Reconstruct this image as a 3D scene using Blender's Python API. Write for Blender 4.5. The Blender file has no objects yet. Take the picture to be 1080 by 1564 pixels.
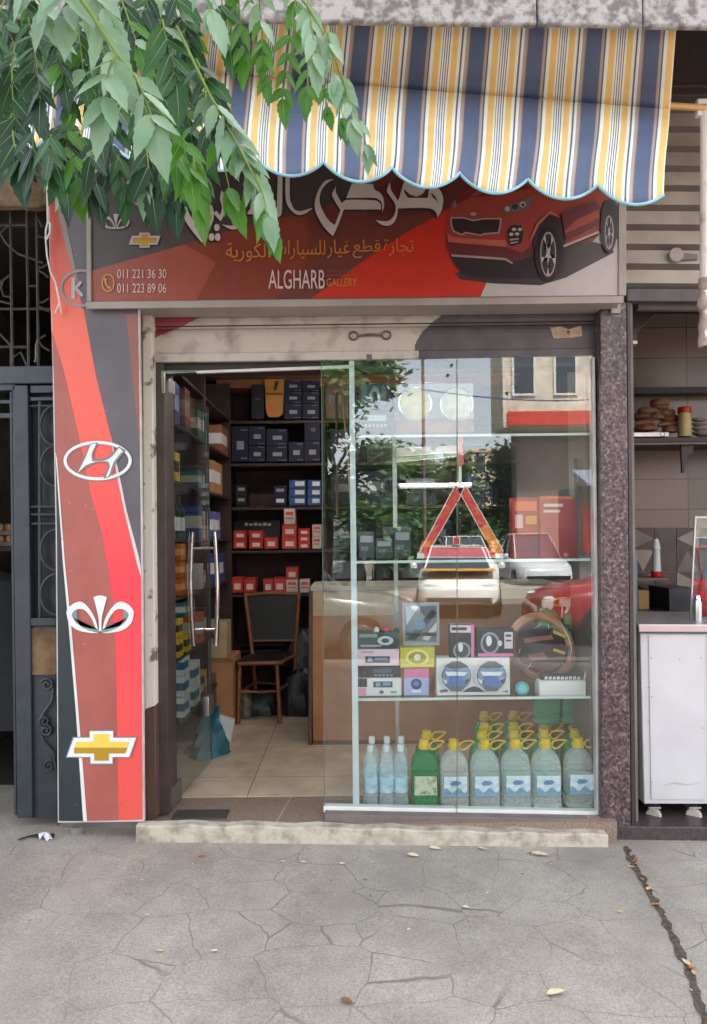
import bpy, math, random
from mathutils import Vector, Matrix
R = math.radians
rnd = random.Random(7)
sc = bpy.context.scene
COL = sc.collection

# ---------------------------------------------------------------- camera
FPX, CX, CY, CD, CH, ROLL = 1083.0, 540.0, 820.0, 3.6, 1.5, R(0.65)
cam_d = bpy.data.cameras.new("camera"); cam = bpy.data.objects.new("camera", cam_d); COL.objects.link(cam)
cam_d.sensor_fit = 'HORIZONTAL'; cam_d.sensor_width = 36.0; cam_d.lens = 36.0 * FPX / 1080.0
cam_d.shift_y = (CY - 782.0) / 1080.0
cam_d.clip_start = 0.05; cam_d.clip_end = 2000
cam.matrix_world = Matrix.Translation((0, -CD, CH)) @ Matrix.Rotation(R(90), 4, 'X') @ Matrix.Rotation(-ROLL, 4, 'Z')
sc.camera = cam

# ---------------------------------------------------------------- sky, sun, exposure
SUN_EL, SUN_AZ = R(60), R(20)          # azimuth measured clockwise from +Y: the sun stands behind the shop, its front is in open shade
w = bpy.data.worlds.new("World"); sc.world = w; w.use_nodes = True
wn = w.node_tree; wb = wn.nodes['Background']
sky = wn.nodes.new('ShaderNodeTexSky'); sky.sky_type = 'NISHITA'; sky.sun_disc = False
sky.sun_elevation = SUN_EL; sky.sun_rotation = SUN_AZ; sky.air_density = 1.0; sky.dust_density = 2.5; sky.ozone_density = 1.0
hs = wn.nodes.new('ShaderNodeHueSaturation'); hs.inputs['Saturation'].default_value = 0.34
wn.links.new(sky.outputs[0], hs.inputs['Color']); wn.links.new(hs.outputs[0], wb.inputs[0])
wb.inputs[1].default_value = 0.15
sd = bpy.data.lights.new("sun", 'SUN'); sd.energy = 4.0; sd.angle = R(6); sd.color = (1.0, 0.94, 0.86)
sun = bpy.data.objects.new("sun", sd); COL.objects.link(sun); sun.location = (0, 20, 30)
sv = Vector((math.sin(SUN_AZ) * math.cos(SUN_EL), math.cos(SUN_AZ) * math.cos(SUN_EL), math.sin(SUN_EL)))
sun.rotation_euler = sv.to_track_quat('Z', 'Y').to_euler()
sc.view_settings.view_transform = 'Standard'; sc.view_settings.look = 'None'
sc.view_settings.exposure = 2.8; sc.view_settings.gamma = 1.0
sc.cycles.transparent_max_bounces = 32; sc.cycles.max_bounces = 10; sc.cycles.caustics_reflective = False

# ---------------------------------------------------------------- helpers
CR, SR = math.cos(ROLL), math.sin(ROLL)
def P(px, py, Y):
    """point seen at photo pixel (px,py) standing at world depth Y"""
    dx, dy = px - CX, py - CY
    u, v = dx * CR - dy * SR, dx * SR + dy * CR
    d = (Y + CD) / FPX
    return Vector((u * d, Y, CH - v * d))
def lin(c):
    c = c / 255.0
    return c / 12.92 if c <= 0.04045 else ((c + 0.055) / 1.055) ** 2.4
def L3(rgb): return (lin(rgb[0]), lin(rgb[1]), lin(rgb[2]), 1.0)

MATS = {}
def mat(name, rgb, rough=0.6, metal=0.0, var=0.12, scale=9.0, bump=0.0, spec=0.5, rgb2=None, bscale=None, detail=5.0, lo=0.35, hi=0.7):
    if name in MATS: return MATS[name]
    m = bpy.data.materials.new(name); m.use_nodes = True; nt = m.node_tree; b = nt.nodes['Principled BSDF']
    b.inputs['Roughness'].default_value = rough; b.inputs['Metallic'].default_value = metal
    b.inputs['Specular IOR Level'].default_value = spec
    tc = nt.nodes.new('ShaderNodeTexCoord')
    nz = nt.nodes.new('ShaderNodeTexNoise'); nz.inputs['Scale'].default_value = scale; nz.inputs['Detail'].default_value = detail
    nt.links.new(tc.outputs['Object'], nz.inputs['Vector'])
    mr = nt.nodes.new('ShaderNodeMapRange'); mr.inputs[1].default_value = lo; mr.inputs[2].default_value = hi
    nt.links.new(nz.outputs['Fac'], mr.inputs[0])
    mx = nt.nodes.new('ShaderNodeMix'); mx.data_type = 'RGBA'
    a = L3(rgb); c2 = L3(rgb2) if rgb2 else tuple(x * (1 - var * 2) for x in a[:3]) + (1,)
    mx.inputs[6].default_value = a; mx.inputs[7].default_value = c2
    nt.links.new(mr.outputs[0], mx.inputs[0]); nt.links.new(mx.outputs[2], b.inputs['Base Color'])
    if bump:
        bp = nt.nodes.new('ShaderNodeBump'); bp.inputs['Strength'].default_value = bump; bp.inputs['Distance'].default_value = 0.01
        n2 = nt.nodes.new('ShaderNodeTexNoise'); n2.inputs['Scale'].default_value = bscale or scale * 4; n2.inputs['Detail'].default_value = 6
        nt.links.new(tc.outputs['Object'], n2.inputs['Vector'])
        nt.links.new(n2.outputs['Fac'], bp.inputs['Height']); nt.links.new(bp.outputs[0], b.inputs['Normal'])
    MATS[name] = m; return m
def ink(rgb, rough=0.42):
    return mat('ink_%d_%d_%d' % tuple(int(x) for x in rgb), rgb, rough, var=0.05, scale=14)
def glassmat(name, tint, base=0.055, rough=0.0, dirt=0.0):
    if name in MATS: return MATS[name]
    m = bpy.data.materials.new(name); m.use_nodes = True; nt = m.node_tree; nt.nodes.clear()
    out = nt.nodes.new('ShaderNodeOutputMaterial'); t = nt.nodes.new('ShaderNodeBsdfTransparent'); t.inputs[0].default_value = tint + (1,)
    g = nt.nodes.new('ShaderNodeBsdfGlossy'); g.inputs['Roughness'].default_value = rough
    lw = nt.nodes.new('ShaderNodeLayerWeight'); lw.inputs[0].default_value = 0.5
    pw = nt.nodes.new('ShaderNodeMath'); pw.operation = 'POWER'; pw.inputs[1].default_value = 5
    ma = nt.nodes.new('ShaderNodeMath'); ma.operation = 'MULTIPLY_ADD'; ma.inputs[1].default_value = 1 - base; ma.inputs[2].default_value = base
    nt.links.new(lw.outputs['Facing'], pw.inputs[0]); nt.links.new(pw.outputs[0], ma.inputs[0])
    mx = nt.nodes.new('ShaderNodeMixShader'); nt.links.new(ma.outputs[0], mx.inputs[0])
    nt.links.new(t.outputs[0], mx.inputs[1]); nt.links.new(g.outputs[0], mx.inputs[2])
    last = mx
    if dirt:
        d = nt.nodes.new('ShaderNodeBsdfDiffuse'); d.inputs[0].default_value = (.6, .62, .62, 1)
        tc = nt.nodes.new('ShaderNodeTexCoord'); nz = nt.nodes.new('ShaderNodeTexNoise'); nz.inputs['Scale'].default_value = 3; nz.inputs['Detail'].default_value = 7
        mp = nt.nodes.new('ShaderNodeMapping'); mp.inputs['Scale'].default_value = (2.5, 1, .5)
        nt.links.new(tc.outputs['Object'], mp.inputs[0]); nt.links.new(mp.outputs[0], nz.inputs['Vector'])
        mr = nt.nodes.new('ShaderNodeMapRange'); mr.inputs[1].default_value = .4; mr.inputs[2].default_value = .85; mr.inputs[4].default_value = dirt
        nt.links.new(nz.outputs['Fac'], mr.inputs[0])
        m2 = nt.nodes.new('ShaderNodeMixShader'); nt.links.new(mr.outputs[0], m2.inputs[0]); nt.links.new(mx.outputs[0], m2.inputs[1]); nt.links.new(d.outputs[0], m2.inputs[2]); last = m2
    nt.links.new(last.outputs[0], out.inputs[0]); MATS[name] = m; return m
def clearmat(name, tint, body, fac=0.3, rough=0.12):
    """see-through plastic: a share of light passes, the rest meets a glossy tinted skin"""
    if name in MATS: return MATS[name]
    m = bpy.data.materials.new(name); m.use_nodes = True; nt = m.node_tree; b = nt.nodes['Principled BSDF']; out = nt.nodes['Material Output']
    b.inputs['Base Color'].default_value = L3(body); b.inputs['Roughness'].default_value = rough
    t = nt.nodes.new('ShaderNodeBsdfTransparent'); t.inputs[0].default_value = tint + (1,)
    lw = nt.nodes.new('ShaderNodeLayerWeight'); lw.inputs[0].default_value = 0.5
    pw = nt.nodes.new('ShaderNodeMath'); pw.operation = 'POWER'; pw.inputs[1].default_value = 2
    nt.links.new(lw.outputs['Facing'], pw.inputs[0])
    ma = nt.nodes.new('ShaderNodeMath'); ma.operation = 'MULTIPLY_ADD'; ma.inputs[1].default_value = (1 - fac) * .55; ma.inputs[2].default_value = fac
    nt.links.new(pw.outputs[0], ma.inputs[0])
    mx = nt.nodes.new('ShaderNodeMixShader'); nt.links.new(ma.outputs[0], mx.inputs[0]); nt.links.new(t.outputs[0], mx.inputs[1]); nt.links.new(b.outputs[0], mx.inputs[2])
    tc = nt.nodes.new('ShaderNodeTexCoord'); nz = nt.nodes.new('ShaderNodeTexNoise'); nz.inputs['Scale'].default_value = 28; nz.inputs['Detail'].default_value = 2; nt.links.new(tc.outputs['Object'], nz.inputs['Vector'])
    bp = nt.nodes.new('ShaderNodeBump'); bp.inputs['Strength'].default_value = .6; bp.inputs['Distance'].default_value = .02; nt.links.new(nz.outputs['Fac'], bp.inputs['Height']); nt.links.new(bp.outputs[0], b.inputs['Normal']); nt.links.new(bp.outputs[0], lw.inputs['Normal'])
    nt.links.new(mx.outputs[0], out.inputs[0]); MATS[name] = m; return m
def emit(name, rgb, s):
    if name in MATS: return MATS[name]
    m = mat(name, rgb, .4, var=0); b = m.node_tree.nodes['Principled BSDF']
    b.inputs['Emission Color'].default_value = L3(rgb); b.inputs['Emission Strength'].default_value = s; return m

class MB:
    def __init__(s): s.v = []; s.f = []; s.m = []; s.mats = []
    def mi(s, m):
        if m not in s.mats: s.mats.append(m)
        return s.mats.index(m)
    def add(s, vs, fs, m):
        o = len(s.v); s.v += [Vector(p) for p in vs]; k = s.mi(m)
        for f in fs: s.f.append([o + i for i in f]); s.m.append(k)
        return s
    def face(s, pts, m): return s.add(pts, [list(range(len(pts)))], m)
    def box(s, x0, x1, y0, y1, z0, z1, m):
        v = [(x0,y0,z0),(x1,y0,z0),(x1,y1,z0),(x0,y1,z0),(x0,y0,z1),(x1,y0,z1),(x1,y1,z1),(x0,y1,z1)]
        return s.add(v, [(0,3,2,1),(4,5,6,7),(0,1,5,4),(1,2,6,5),(2,3,7,6),(3,0,4,7)], m)
    def prism(s, pts, vec, m):
        n = len(pts); vec = Vector(vec); a = [Vector(p) for p in pts]
        return s.add(a + [p + vec for p in a], [list(range(n)), list(range(2*n-1, n-1, -1))] + [[i, i+n, (i+1)%n+n, (i+1)%n] for i in range(n)], m)
    def pp(s, px, Y, th, m):
        """outline given in photo pixels at depth Y, th metres thick going back"""
        return s.prism([P(x, y, Y) for x, y in px], (0, th, 0), m)
    def pb(s, x0, y0, x1, y1, Y, th, m):
        """axis-aligned box whose front face covers the given pixels"""
        a = P(x0, (y0+y1)/2, Y); b = P(x1, (y0+y1)/2, Y); t = P((x0+x1)/2, y0, Y); u = P((x0+x1)/2, y1, Y)
        return s.box(a.x, b.x, Y, Y + th, u.z, t.z, m)
    def tube(s, path, r, m, n=8, closed=False, cap=True):
        pts = [Vector(p) for p in path]; k = len(pts); rr = r if isinstance(r, (list, tuple)) else [r] * k
        vs = []; prev = None
        for i in range(k):
            if closed: t = pts[(i+1) % k] - pts[i-1]
            else: t = pts[min(i+1, k-1)] - pts[max(i-1, 0)]
            t = t.normalized() if t.length > 1e-9 else Vector((0,0,1))
            if prev is None:
                a = Vector((0,0,1)) if abs(t.z) < .9 else Vector((1,0,0)); u = t.cross(a).normalized()
            else:
                u = prev - t * prev.dot(t); u = u.normalized() if u.length > 1e-6 else t.orthogonal().normalized()
            prev = u; q = t.cross(u)
            for j in range(n):
                an = 2*math.pi*j/n; vs.append(pts[i] + (u*math.cos(an) + q*math.sin(an)) * rr[i])
        fs = []
        for i in range(k if closed else k-1):
            i2 = (i+1) % k
            for j in range(n): fs.append((i*n+j, i*n+(j+1)%n, i2*n+(j+1)%n, i2*n+j))
        if cap and not closed: fs += [list(range(n-1, -1, -1)), list(range((k-1)*n, k*n))]
        return s.add(vs, fs, m)
    def lathe(s, c, prof, m, n=20, sx=1.0, sy=1.0, sq=0.0):
        """profile of (radius, z) turned round a vertical axis; sq squares the section"""
        vs = []; c = Vector(c)
        for r, z in prof:
            for j in range(n):
                a = 2*math.pi*j/n; ca, sa = math.cos(a), math.sin(a)
                k = 1.0 / max(abs(ca), abs(sa)) if sq else 1.0
                k = 1 + (k - 1) * sq
                vs.append(c + Vector((r*ca*k*sx, r*sa*k*sy, z)))
        fs = []
        for i in range(len(prof)-1):
            for j in range(n): fs.append((i*n+j, i*n+(j+1)%n, (i+1)*n+(j+1)%n, (i+1)*n+j))
        fs += [list(range(n-1, -1, -1)), list(range((len(prof)-1)*n, len(prof)*n))]
        return s.add(vs, fs, m)
    def disc(s, c, r, axis, th, m, n=20, r2=None):
        """flat coin at c, facing axis, optionally an ellipse with second radius r2 (vertical)"""
        ax = Vector(axis).normalized(); u = ax.cross(Vector((0,0,1)))
        u = u.normalized() if u.length > 1e-6 else Vector((1,0,0)); q = u.cross(ax)
        if q.z < 0: q = -q
        c = Vector(c); ring = [c + u*r*math.cos(2*math.pi*i/n) + q*(r2 or r)*math.sin(2*math.pi*i/n) for i in range(n)]
        return s.prism(ring, ax*th, m)
    def build(s, name, parent=None, bevel=0.0, smooth=30):
        org = Vector((0,0,0)); p = parent
        while p: org += p.location; p = p.parent
        me = bpy.data.meshes.new(name); me.from_pydata([v - org for v in s.v], [], s.f)
        for m in s.mats: me.materials.append(m)
        me.polygons.foreach_set('material_index', s.m)
        if smooth:
            me.polygons.foreach_set('use_smooth', [True] * len(me.polygons)); me.update(); me.set_sharp_from_angle(angle=R(smooth))
        me.update(); o = bpy.data.objects.new(name, me); COL.objects.link(o); o.parent = parent
        if bevel:
            b = o.modifiers.new('bevel', 'BEVEL'); b.width = bevel; b.segments = 2; b.limit_method = 'ANGLE'; b.angle_limit = R(40)
        return o
def thing(name, label, cat, loc=(0,0,0), group=None):
    o = bpy.data.objects.new(name, None); COL.objects.link(o); o.location = loc; o.empty_display_size = .1
    o['label'] = label; o['category'] = cat
    if group: o['group'] = group
    return o
def tag(o, label, cat, group=None):
    o['label'] = label; o['category'] = cat
    if group: o['group'] = group
    return o
def struct(name, mb, bevel=0):
    o = mb.build(name, None, bevel); o['kind'] = 'structure'; return o
def dup(root, loc, label, group=None, rz=None):
    r = root.copy(); COL.objects.link(r); r.location = loc; r['label'] = label
    if rz is not None: r.rotation_euler.z = rz
    if group: r['group'] = group
    for ch in list(root.children):
        c = ch.copy(); COL.objects.link(c); c.parent = r
        for g in ch.children:
            d = g.copy(); COL.objects.link(d); d.parent = c
    return r
def text(mb, s, x0, x1, ytop, ybase, Y, m, th=0.0012):
    """lettering fitted to the pixel box (x0..x1, ytop..ybase) on the plane Y"""
    c = bpy.data.curves.new('lettering', 'FONT'); c.body = s; o = bpy.data.objects.new('lettering', c); COL.objects.link(o)
    bpy.context.view_layer.update()
    me = bpy.data.meshes.new_from_object(o.evaluated_get(bpy.context.evaluated_depsgraph_get()))
    vs = [v.co.copy() for v in me.vertices]; fs = [list(p.vertices) for p in me.polygons]
    bpy.data.objects.remove(o); bpy.data.curves.remove(c); bpy.data.meshes.remove(me)
    if not vs: return
    ax, bx = min(v.x for v in vs), max(v.x for v in vs); ay, by = min(v.y for v in vs), max(v.y for v in vs)
    out = [P(x0 + (v.x-ax)/(bx-ax)*(x1-x0), ybase + (v.y-ay)/(by-ay)*(ytop-ybase), Y) for v in vs]
    mb.add(out, fs, m)
def layers(mb, items, Y, step=0.0007, k0=0):
    """flat printed shapes, each a hair in front of the one before"""
    for i, (px, m) in enumerate(items): mb.face([P(x, y, Y - (k0+i+1)*step) for x, y in px], m)
def oval(cx, cy, rx, ry, n=28, a0=0, a1=360):
    return [(cx + rx*math.cos(R(a0 + (a1-a0)*i/n)), cy + ry*math.sin(R(a0 + (a1-a0)*i/n))) for i in range(n)]
def zoomed(pts, ox, oy, s): return [(ox + x/s, oy + y/s) for x, y in pts]
def smooth_px(p, k=5):
    n = len(p); out = []
    for i in range(n):
        p0, p1, p2, p3 = p[i-1], p[i], p[(i+1) % n], p[(i+2) % n]
        def corner(a, b, c):
            v1, v2 = (b[0]-a[0], b[1]-a[1]), (c[0]-b[0], c[1]-b[1]); q = math.hypot(*v1)*math.hypot(*v2) or 1
            return (v1[0]*v2[0]+v1[1]*v2[1])/q < .35
        c1, c2 = corner(p0,p1,p2), corner(p1,p2,p3)
        m1 = (0,0) if c1 else ((p2[0]-p0[0])/2, (p2[1]-p0[1])/2); m2 = (0,0) if c2 else ((p3[0]-p1[0])/2, (p3[1]-p1[1])/2)
        for j in range(k):
            t = j/k; h = (2*t**3-3*t*t+1, t**3-2*t*t+t, -2*t**3+3*t*t, t**3-t*t)
            out.append(tuple(h[0]*p1[c]+h[1]*m1[c]+h[2]*p2[c]+h[3]*m2[c] for c in (0,1)))
    return out
def ring_px(mb, cx, cy, rx, ry, w, Y, m, n=40):
    a = [P(cx+rx*math.cos(2*math.pi*i/n), cy+ry*math.sin(2*math.pi*i/n), Y) for i in range(n)]
    b = [P(cx+(rx-w)*math.cos(2*math.pi*i/n), cy+(ry-w)*math.sin(2*math.pi*i/n), Y) for i in range(n)]
    mb.add(a+b, [(i, (i+1)%n, (i+1)%n+n, i+n) for i in range(n)], m)
def stroke(mb, px, w, Y, m):
    """flat pen stroke through pixel points, width in px (number or list)"""
    n = len(px); ws = w if isinstance(w, (list, tuple)) else [w]*n; l = []; r = []
    for i in range(n):
        ax, ay = px[max(i-1,0)]; bx, by = px[min(i+1,n-1)]; dx, dy = bx-ax, by-ay; q = math.hypot(dx,dy) or 1
        nx, ny = -dy/q*ws[i]/2, dx/q*ws[i]/2
        l.append(P(px[i][0]+nx, px[i][1]+ny, Y)); r.append(P(px[i][0]-nx, px[i][1]-ny, Y))
    mb.add(l+r, [(i, i+1, i+1+n, i+n) for i in range(n-1)], m)
def floorz(x): return 0.08

# ---------------------------------------------------------------- shared materials
white_paint = mat('white_paint', (222,218,212), .5, var=.08)
alu = mat('brushed_aluminium', (190,190,190), .35, .7, var=.1, scale=20)
chrome = mat('chrome', (215,215,215), .12, 1.0, var=.02)
steel = mat('stainless_steel', (200,200,202), .3, .85, var=.06, scale=6)
blackp = mat('black_plastic', (24,24,26), .4, var=.1)
darkp = mat('dark_grey_plastic', (52,52,56), .45, var=.1)
wood = mat('plywood', (186,128,86), .5, var=.1, scale=5, rgb2=(164,110,70))
darkwood = mat('dark_shelf_wood', (64,47,42), .6, var=.15)
cardboard = mat('cardboard', (172,128,88), .8, var=.08)
pane_glass = glassmat('window_glass', (.96,.985,.975), .075, dirt=.016)
door_glass = glassmat('door_glass', (.95,.97,.96), .06, dirt=.05)
shelf_glass = glassmat('shelf_glass', (.85,.94,.92), .08)
clear_wrap = glassmat('clear_wrap', (.94,.94,.94), .025, .18)
glass_edge = mat('glass_edge', (84,104,98), .2, var=.05)

# ================================================================ SETTING
def ground_mat():
    m = bpy.data.materials.new('stamped_concrete'); m.use_nodes = True; nt = m.node_tree; b = nt.nodes['Principled BSDF']
    N = nt.nodes.new; Lk = nt.links.new
    tc = N('ShaderNodeTexCoord')
    n1 = N('ShaderNodeTexNoise'); n1.inputs['Scale'].default_value = 3.2; n1.inputs['Detail'].default_value = 4
    Lk(tc.outputs['Object'], n1.inputs['Vector'])
    vm = N('ShaderNodeVectorMath'); vm.operation = 'MULTIPLY_ADD'; vm.inputs[1].default_value = (.13,.13,0)
    Lk(n1.outputs['Color'], vm.inputs[0]); Lk(tc.outputs['Object'], vm.inputs[2])
    vo = N('ShaderNodeTexVoronoi'); vo.feature = 'DISTANCE_TO_EDGE'; vo.inputs['Scale'].default_value = 3.7; vo.inputs['Randomness'].default_value = .58
    mp = N('ShaderNodeMapping'); mp.inputs['Scale'].default_value = (.85, 1.05, 0); mp.inputs['Location'].default_value = (.13,.21,0)
    Lk(vm.outputs[0], mp.inputs[0]); Lk(mp.outputs[0], vo.inputs['Vector'])
    cr = N('ShaderNodeMapRange'); cr.inputs[1].default_value = .0005; cr.inputs[2].default_value = .0095; Lk(vo.outputs['Distance'], cr.inputs[0])
    # joints are worn away in places
    n2 = N('ShaderNodeTexNoise'); n2.inputs['Scale'].default_value = 2.3; n2.inputs['Detail'].default_value = 3; Lk(tc.outputs['Object'], n2.inputs['Vector'])
    wr = N('ShaderNodeMapRange'); wr.inputs[1].default_value = .45; wr.inputs[2].default_value = .62; Lk(n2.outputs['Fac'], wr.inputs[0])
    mxj = N('ShaderNodeMath'); mxj.operation = 'MAXIMUM'; Lk(cr.outputs[0], mxj.inputs[0])
    wr2 = N('ShaderNodeMath'); wr2.operation = 'MULTIPLY'; wr2.inputs[1].default_value = .92; Lk(wr.outputs[0], wr2.inputs[0]); Lk(wr2.outputs[0], mxj.inputs[1])
    n3 = N('ShaderNodeTexNoise'); n3.inputs['Scale'].default_value = 1.7; n3.inputs['Detail'].default_value = 9; n3.inputs['Roughness'].default_value = .74; Lk(tc.outputs['Object'], n3.inputs['Vector'])
    rp = N('ShaderNodeValToRGB'); e = rp.color_ramp.elements; e[0].position = .3; e[0].color = L3((136,129,121)); e[1].position = .7; e[1].color = L3((180,171,160))
    x = e.new(.5); x.color = L3((162,153,143)); Lk(n3.outputs['Fac'], rp.inputs[0])
    n4 = N('ShaderNodeTexNoise'); n4.inputs['Scale'].default_value = 120; n4.inputs['Detail'].default_value = 3; Lk(tc.outputs['Object'], n4.inputs['Vector'])
    sp = N('ShaderNodeMapRange'); sp.inputs[1].default_value = .3; sp.inputs[2].default_value = .7; sp.inputs[3].default_value = .70; sp.inputs[4].default_value = 1.14; Lk(n4.outputs['Fac'], sp.inputs[0])
    m1 = N('ShaderNodeMix'); m1.data_type = 'RGBA'; m1.blend_type = 'MULTIPLY'; m1.inputs[0].default_value = 1; Lk(rp.outputs[0], m1.inputs[6]); Lk(sp.outputs[0], m1.inputs[7])
    m2 = N('ShaderNodeMix'); m2.data_type = 'RGBA'; m2.inputs[6].default_value = L3((118,111,103)); Lk(mxj.outputs[0], m2.inputs[0]); Lk(m1.outputs[2], m2.inputs[7])
    # broad stains
    n5 = N('ShaderNodeTexNoise'); n5.inputs['Scale'].default_value = 1.3; n5.inputs['Detail'].default_value = 6; n5.inputs['Distortion'].default_value = .6; Lk(tc.outputs['Object'], n5.inputs['Vector'])
    st = N('ShaderNodeMapRange'); st.inputs[1].default_value = .52; st.inputs[2].default_value = .72; st.inputs[4].default_value = .6; Lk(n5.outputs['Fac'], st.inputs[0])
    m3 = N('ShaderNodeMix'); m3.data_type = 'RGBA'; Lk(st.outputs[0], m3.inputs[0]); Lk(m2.outputs[2], m3.inputs[6]); m3.inputs[7].default_value = L3((130,123,115))
    Lk(m3.outputs[2], b.inputs['Base Color']); b.inputs['Roughness'].default_value = .85
    hs1 = N('ShaderNodeMath'); hs1.operation = 'MULTIPLY_ADD'; hs1.inputs[1].default_value = .35; Lk(n3.outputs['Fac'], hs1.inputs[0]); Lk(mxj.outputs[0], hs1.inputs[2])
    hs2 = N('ShaderNodeMath'); hs2.operation = 'MULTIPLY_ADD'; hs2.inputs[1].default_value = .25; Lk(n4.outputs['Fac'], hs2.inputs[0]); Lk(hs1.outputs[0], hs2.inputs[2])
    bp = N('ShaderNodeBump'); bp.inputs['Strength'].default_value = .4; bp.inputs['Distance'].default_value = .012; Lk(hs2.outputs[0], bp.inputs['Height']); Lk(bp.outputs[0], b.inputs['Normal'])
    return m
def gz(x): return -0.0226 * (x - 0.3)
pavm = ground_mat()
asphalt = mat('asphalt', (58,58,60), .85, var=.15, scale=30, bump=.3)
g = MB(); g.face([(-600,-600,-.32),(600,-600,-.32),(600,600,-.32),(-600,600,-.32)], mat('earth', (120,112,100), .9)); struct('ground', g)
g = MB(); nx = 24
for i in range(nx):
    x0 = -6 + 12*i/nx; x1 = -6 + 12*(i+1)/nx
    g.face([(x0,-5.0,gz(x0)),(x1,-5.0,gz(x1)),(x1,.6,gz(x1)),(x0,.6,gz(x0))], pavm)
o = struct('pavement', g)
g = MB(); g.box(-40,40,-5.2,-5.003,-.3,-.02, mat('kerb_stone', (150,146,140), .8, bump=.2)); struct('kerb', g, .015)
g = MB(); g.box(-60,60,-13.5,-5.2,-.3,-.17, asphalt); struct('road', g)
g = MB(); g.box(-60,60,-24,-13.5,-.3,-.03, mat('far_paving', (150,144,136), .85)); struct('far_pavement', g)
for sx in (-1, 1):
    g = MB(); g.box(min(sx*6,sx*40), max(sx*6,sx*40), -5.003, 1.2, -.3, gz(sx*6)-.004, MATS['far_paving']); struct('side_pavement', g)

# --- the building the shop sits in
stone = mat('grey_render', (140,132,124), .85, var=.2, scale=4, bump=.3)
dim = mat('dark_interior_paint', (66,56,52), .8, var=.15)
cream = mat('interior_cream', (150,128,108), .7, var=.1)
B = thing('shop_building', 'grey building with a dark shop interior under a concrete balcony slab', 'building', (0, .6, 0))
def slabmat():
    m = mat('balcony_concrete', (172,166,165), .85, var=.2, scale=26, bump=.4, rgb2=(112,106,104), lo=.42, hi=.62, detail=9)
    return m
m_slab = slabmat()
g = MB(); SF = -.84
for q0, q1, y0_, y1_, e_ in ((-1300,820,6,36.5,0),(822,982.5,36.5,39,.004),(984.5,2600,39,62,0)):
    a_, b_ = P(q0,y0_,SF+e_), P(q1,y1_,SF+e_); g.prism([a_, b_, (b_.x,SF+e_,4.5), (a_.x,SF+e_,4.5)], (0,.028-e_,0), m_slab)
g.box(-8, 8, SF+.028, .0, 4.25, 4.5, m_slab)
g.build('balcony_slab', B, .008)
g = MB()
zs, zt = 2.55, 4.24
g.box(-6, 6, .0, .25, 3.3, zt, stone)                                 # wall over the openings
g.box(-1.27, 1.30, .06, .25, 2.58, 3.298, stone)
g.box(-1.50, -1.06, .0, .25, -.1, 3.297, stone)                        # pier behind the painted panel
g.box(1.285, 1.43, .0, .25, -.1, 3.296, stone)
g.box(-6, -2.6, .0, .25, -.3, 3.295, stone); g.box(4.2, 6, .0, .25, -.3, 3.294, stone)
g.box(-6, -2.6, .25, 3.4, -.3, 3.5, stone); g.box(4.2, 6, .25, 3.4, -.3, 3.5, stone)
g.box(-6, 6, 3.2, 3.4, -.3, 4.2, stone); g.box(-6, 6, .001, 3.6, 4.245, 9.5, stone)
g.build('wall', B)
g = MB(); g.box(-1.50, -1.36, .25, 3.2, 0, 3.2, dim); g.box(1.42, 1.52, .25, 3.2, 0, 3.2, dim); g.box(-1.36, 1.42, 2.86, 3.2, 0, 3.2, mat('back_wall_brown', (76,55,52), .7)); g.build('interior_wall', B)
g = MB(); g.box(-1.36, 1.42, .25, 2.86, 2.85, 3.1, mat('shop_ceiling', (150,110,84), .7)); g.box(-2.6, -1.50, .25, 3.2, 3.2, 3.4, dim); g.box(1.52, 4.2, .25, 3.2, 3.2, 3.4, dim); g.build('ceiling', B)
g = MB(); g.box(1.0, 4.2, -.07, -.002, 3.68, 4.22, mat('brown_fascia', (74,62,60), .6)); g.box(1.0, 4.2, -.075, -.002, 3.72, 3.74, MATS['brown_fascia']); g.build('fascia', B, .004)

# shop floor: pale tiles inside, brown granite threshold, cement step
def tiles(name, rgb, joint, sx, sy, rough=.25, speck=None):
    m = bpy.data.materials.new(name); m.use_nodes = True; nt = m.node_tree; b = nt.nodes['Principled BSDF']; N = nt.nodes.new; Lk = nt.links.new
    tc = N('ShaderNodeTexCoord'); br = N('ShaderNodeTexBrick'); br.offset = 0; br.inputs['Scale'].default_value = 1; br.inputs['Mortar Size'].default_value = .003
    br.inputs['Brick Width'].default_value = sx; br.inputs['Row Height'].default_value = sy
    br.inputs['Color1'].default_value = L3(rgb); br.inputs['Color2'].default_value = L3([c*.96 for c in rgb]); br.inputs['Mortar'].default_value = L3(joint)
    Lk(tc.outputs['Object'], br.inputs['Vector'])
    nz = N('ShaderNodeTexNoise'); nz.inputs['Scale'].default_value = 90 if speck else 5; nz.inputs['Detail'].default_value = 5; Lk(tc.outputs['Object'], nz.inputs['Vector'])
    mr = N('ShaderNodeMapRange'); mr.inputs[1].default_value = .35; mr.inputs[2].default_value = .65; mr.inputs[3].default_value = .6 if speck else .82; mr.inputs[4].default_value = 1.12; Lk(nz.outputs['Fac'], mr.inputs[0])
    mx = N('ShaderNodeMix'); mx.data_type = 'RGBA'; mx.blend_type = 'MULTIPLY'; mx.inputs[0].default_value = 1; Lk(br.outputs['Color'], mx.inputs[6]); Lk(mr.outputs[0], mx.inputs[7])
    Lk(mx.outputs[2], b.inputs['Base Color']); b.inputs['Roughness'].default_value = rough; return m
g = MB(); g.box(-1.36, 1.42, .29, 2.86, -.05, .084, tiles('cream_floor_tile', (205,186,164), (140,122,104), .6, .6, .22)); struct('shop_floor', g)
g = MB(); g.box(-1.06, 1.285, -.10, .29, -.05, .08, tiles('brown_granite', (152,130,116), (150,128,114), 40.0, 40.0, .35, True)); o = struct('threshold', g)
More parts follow.
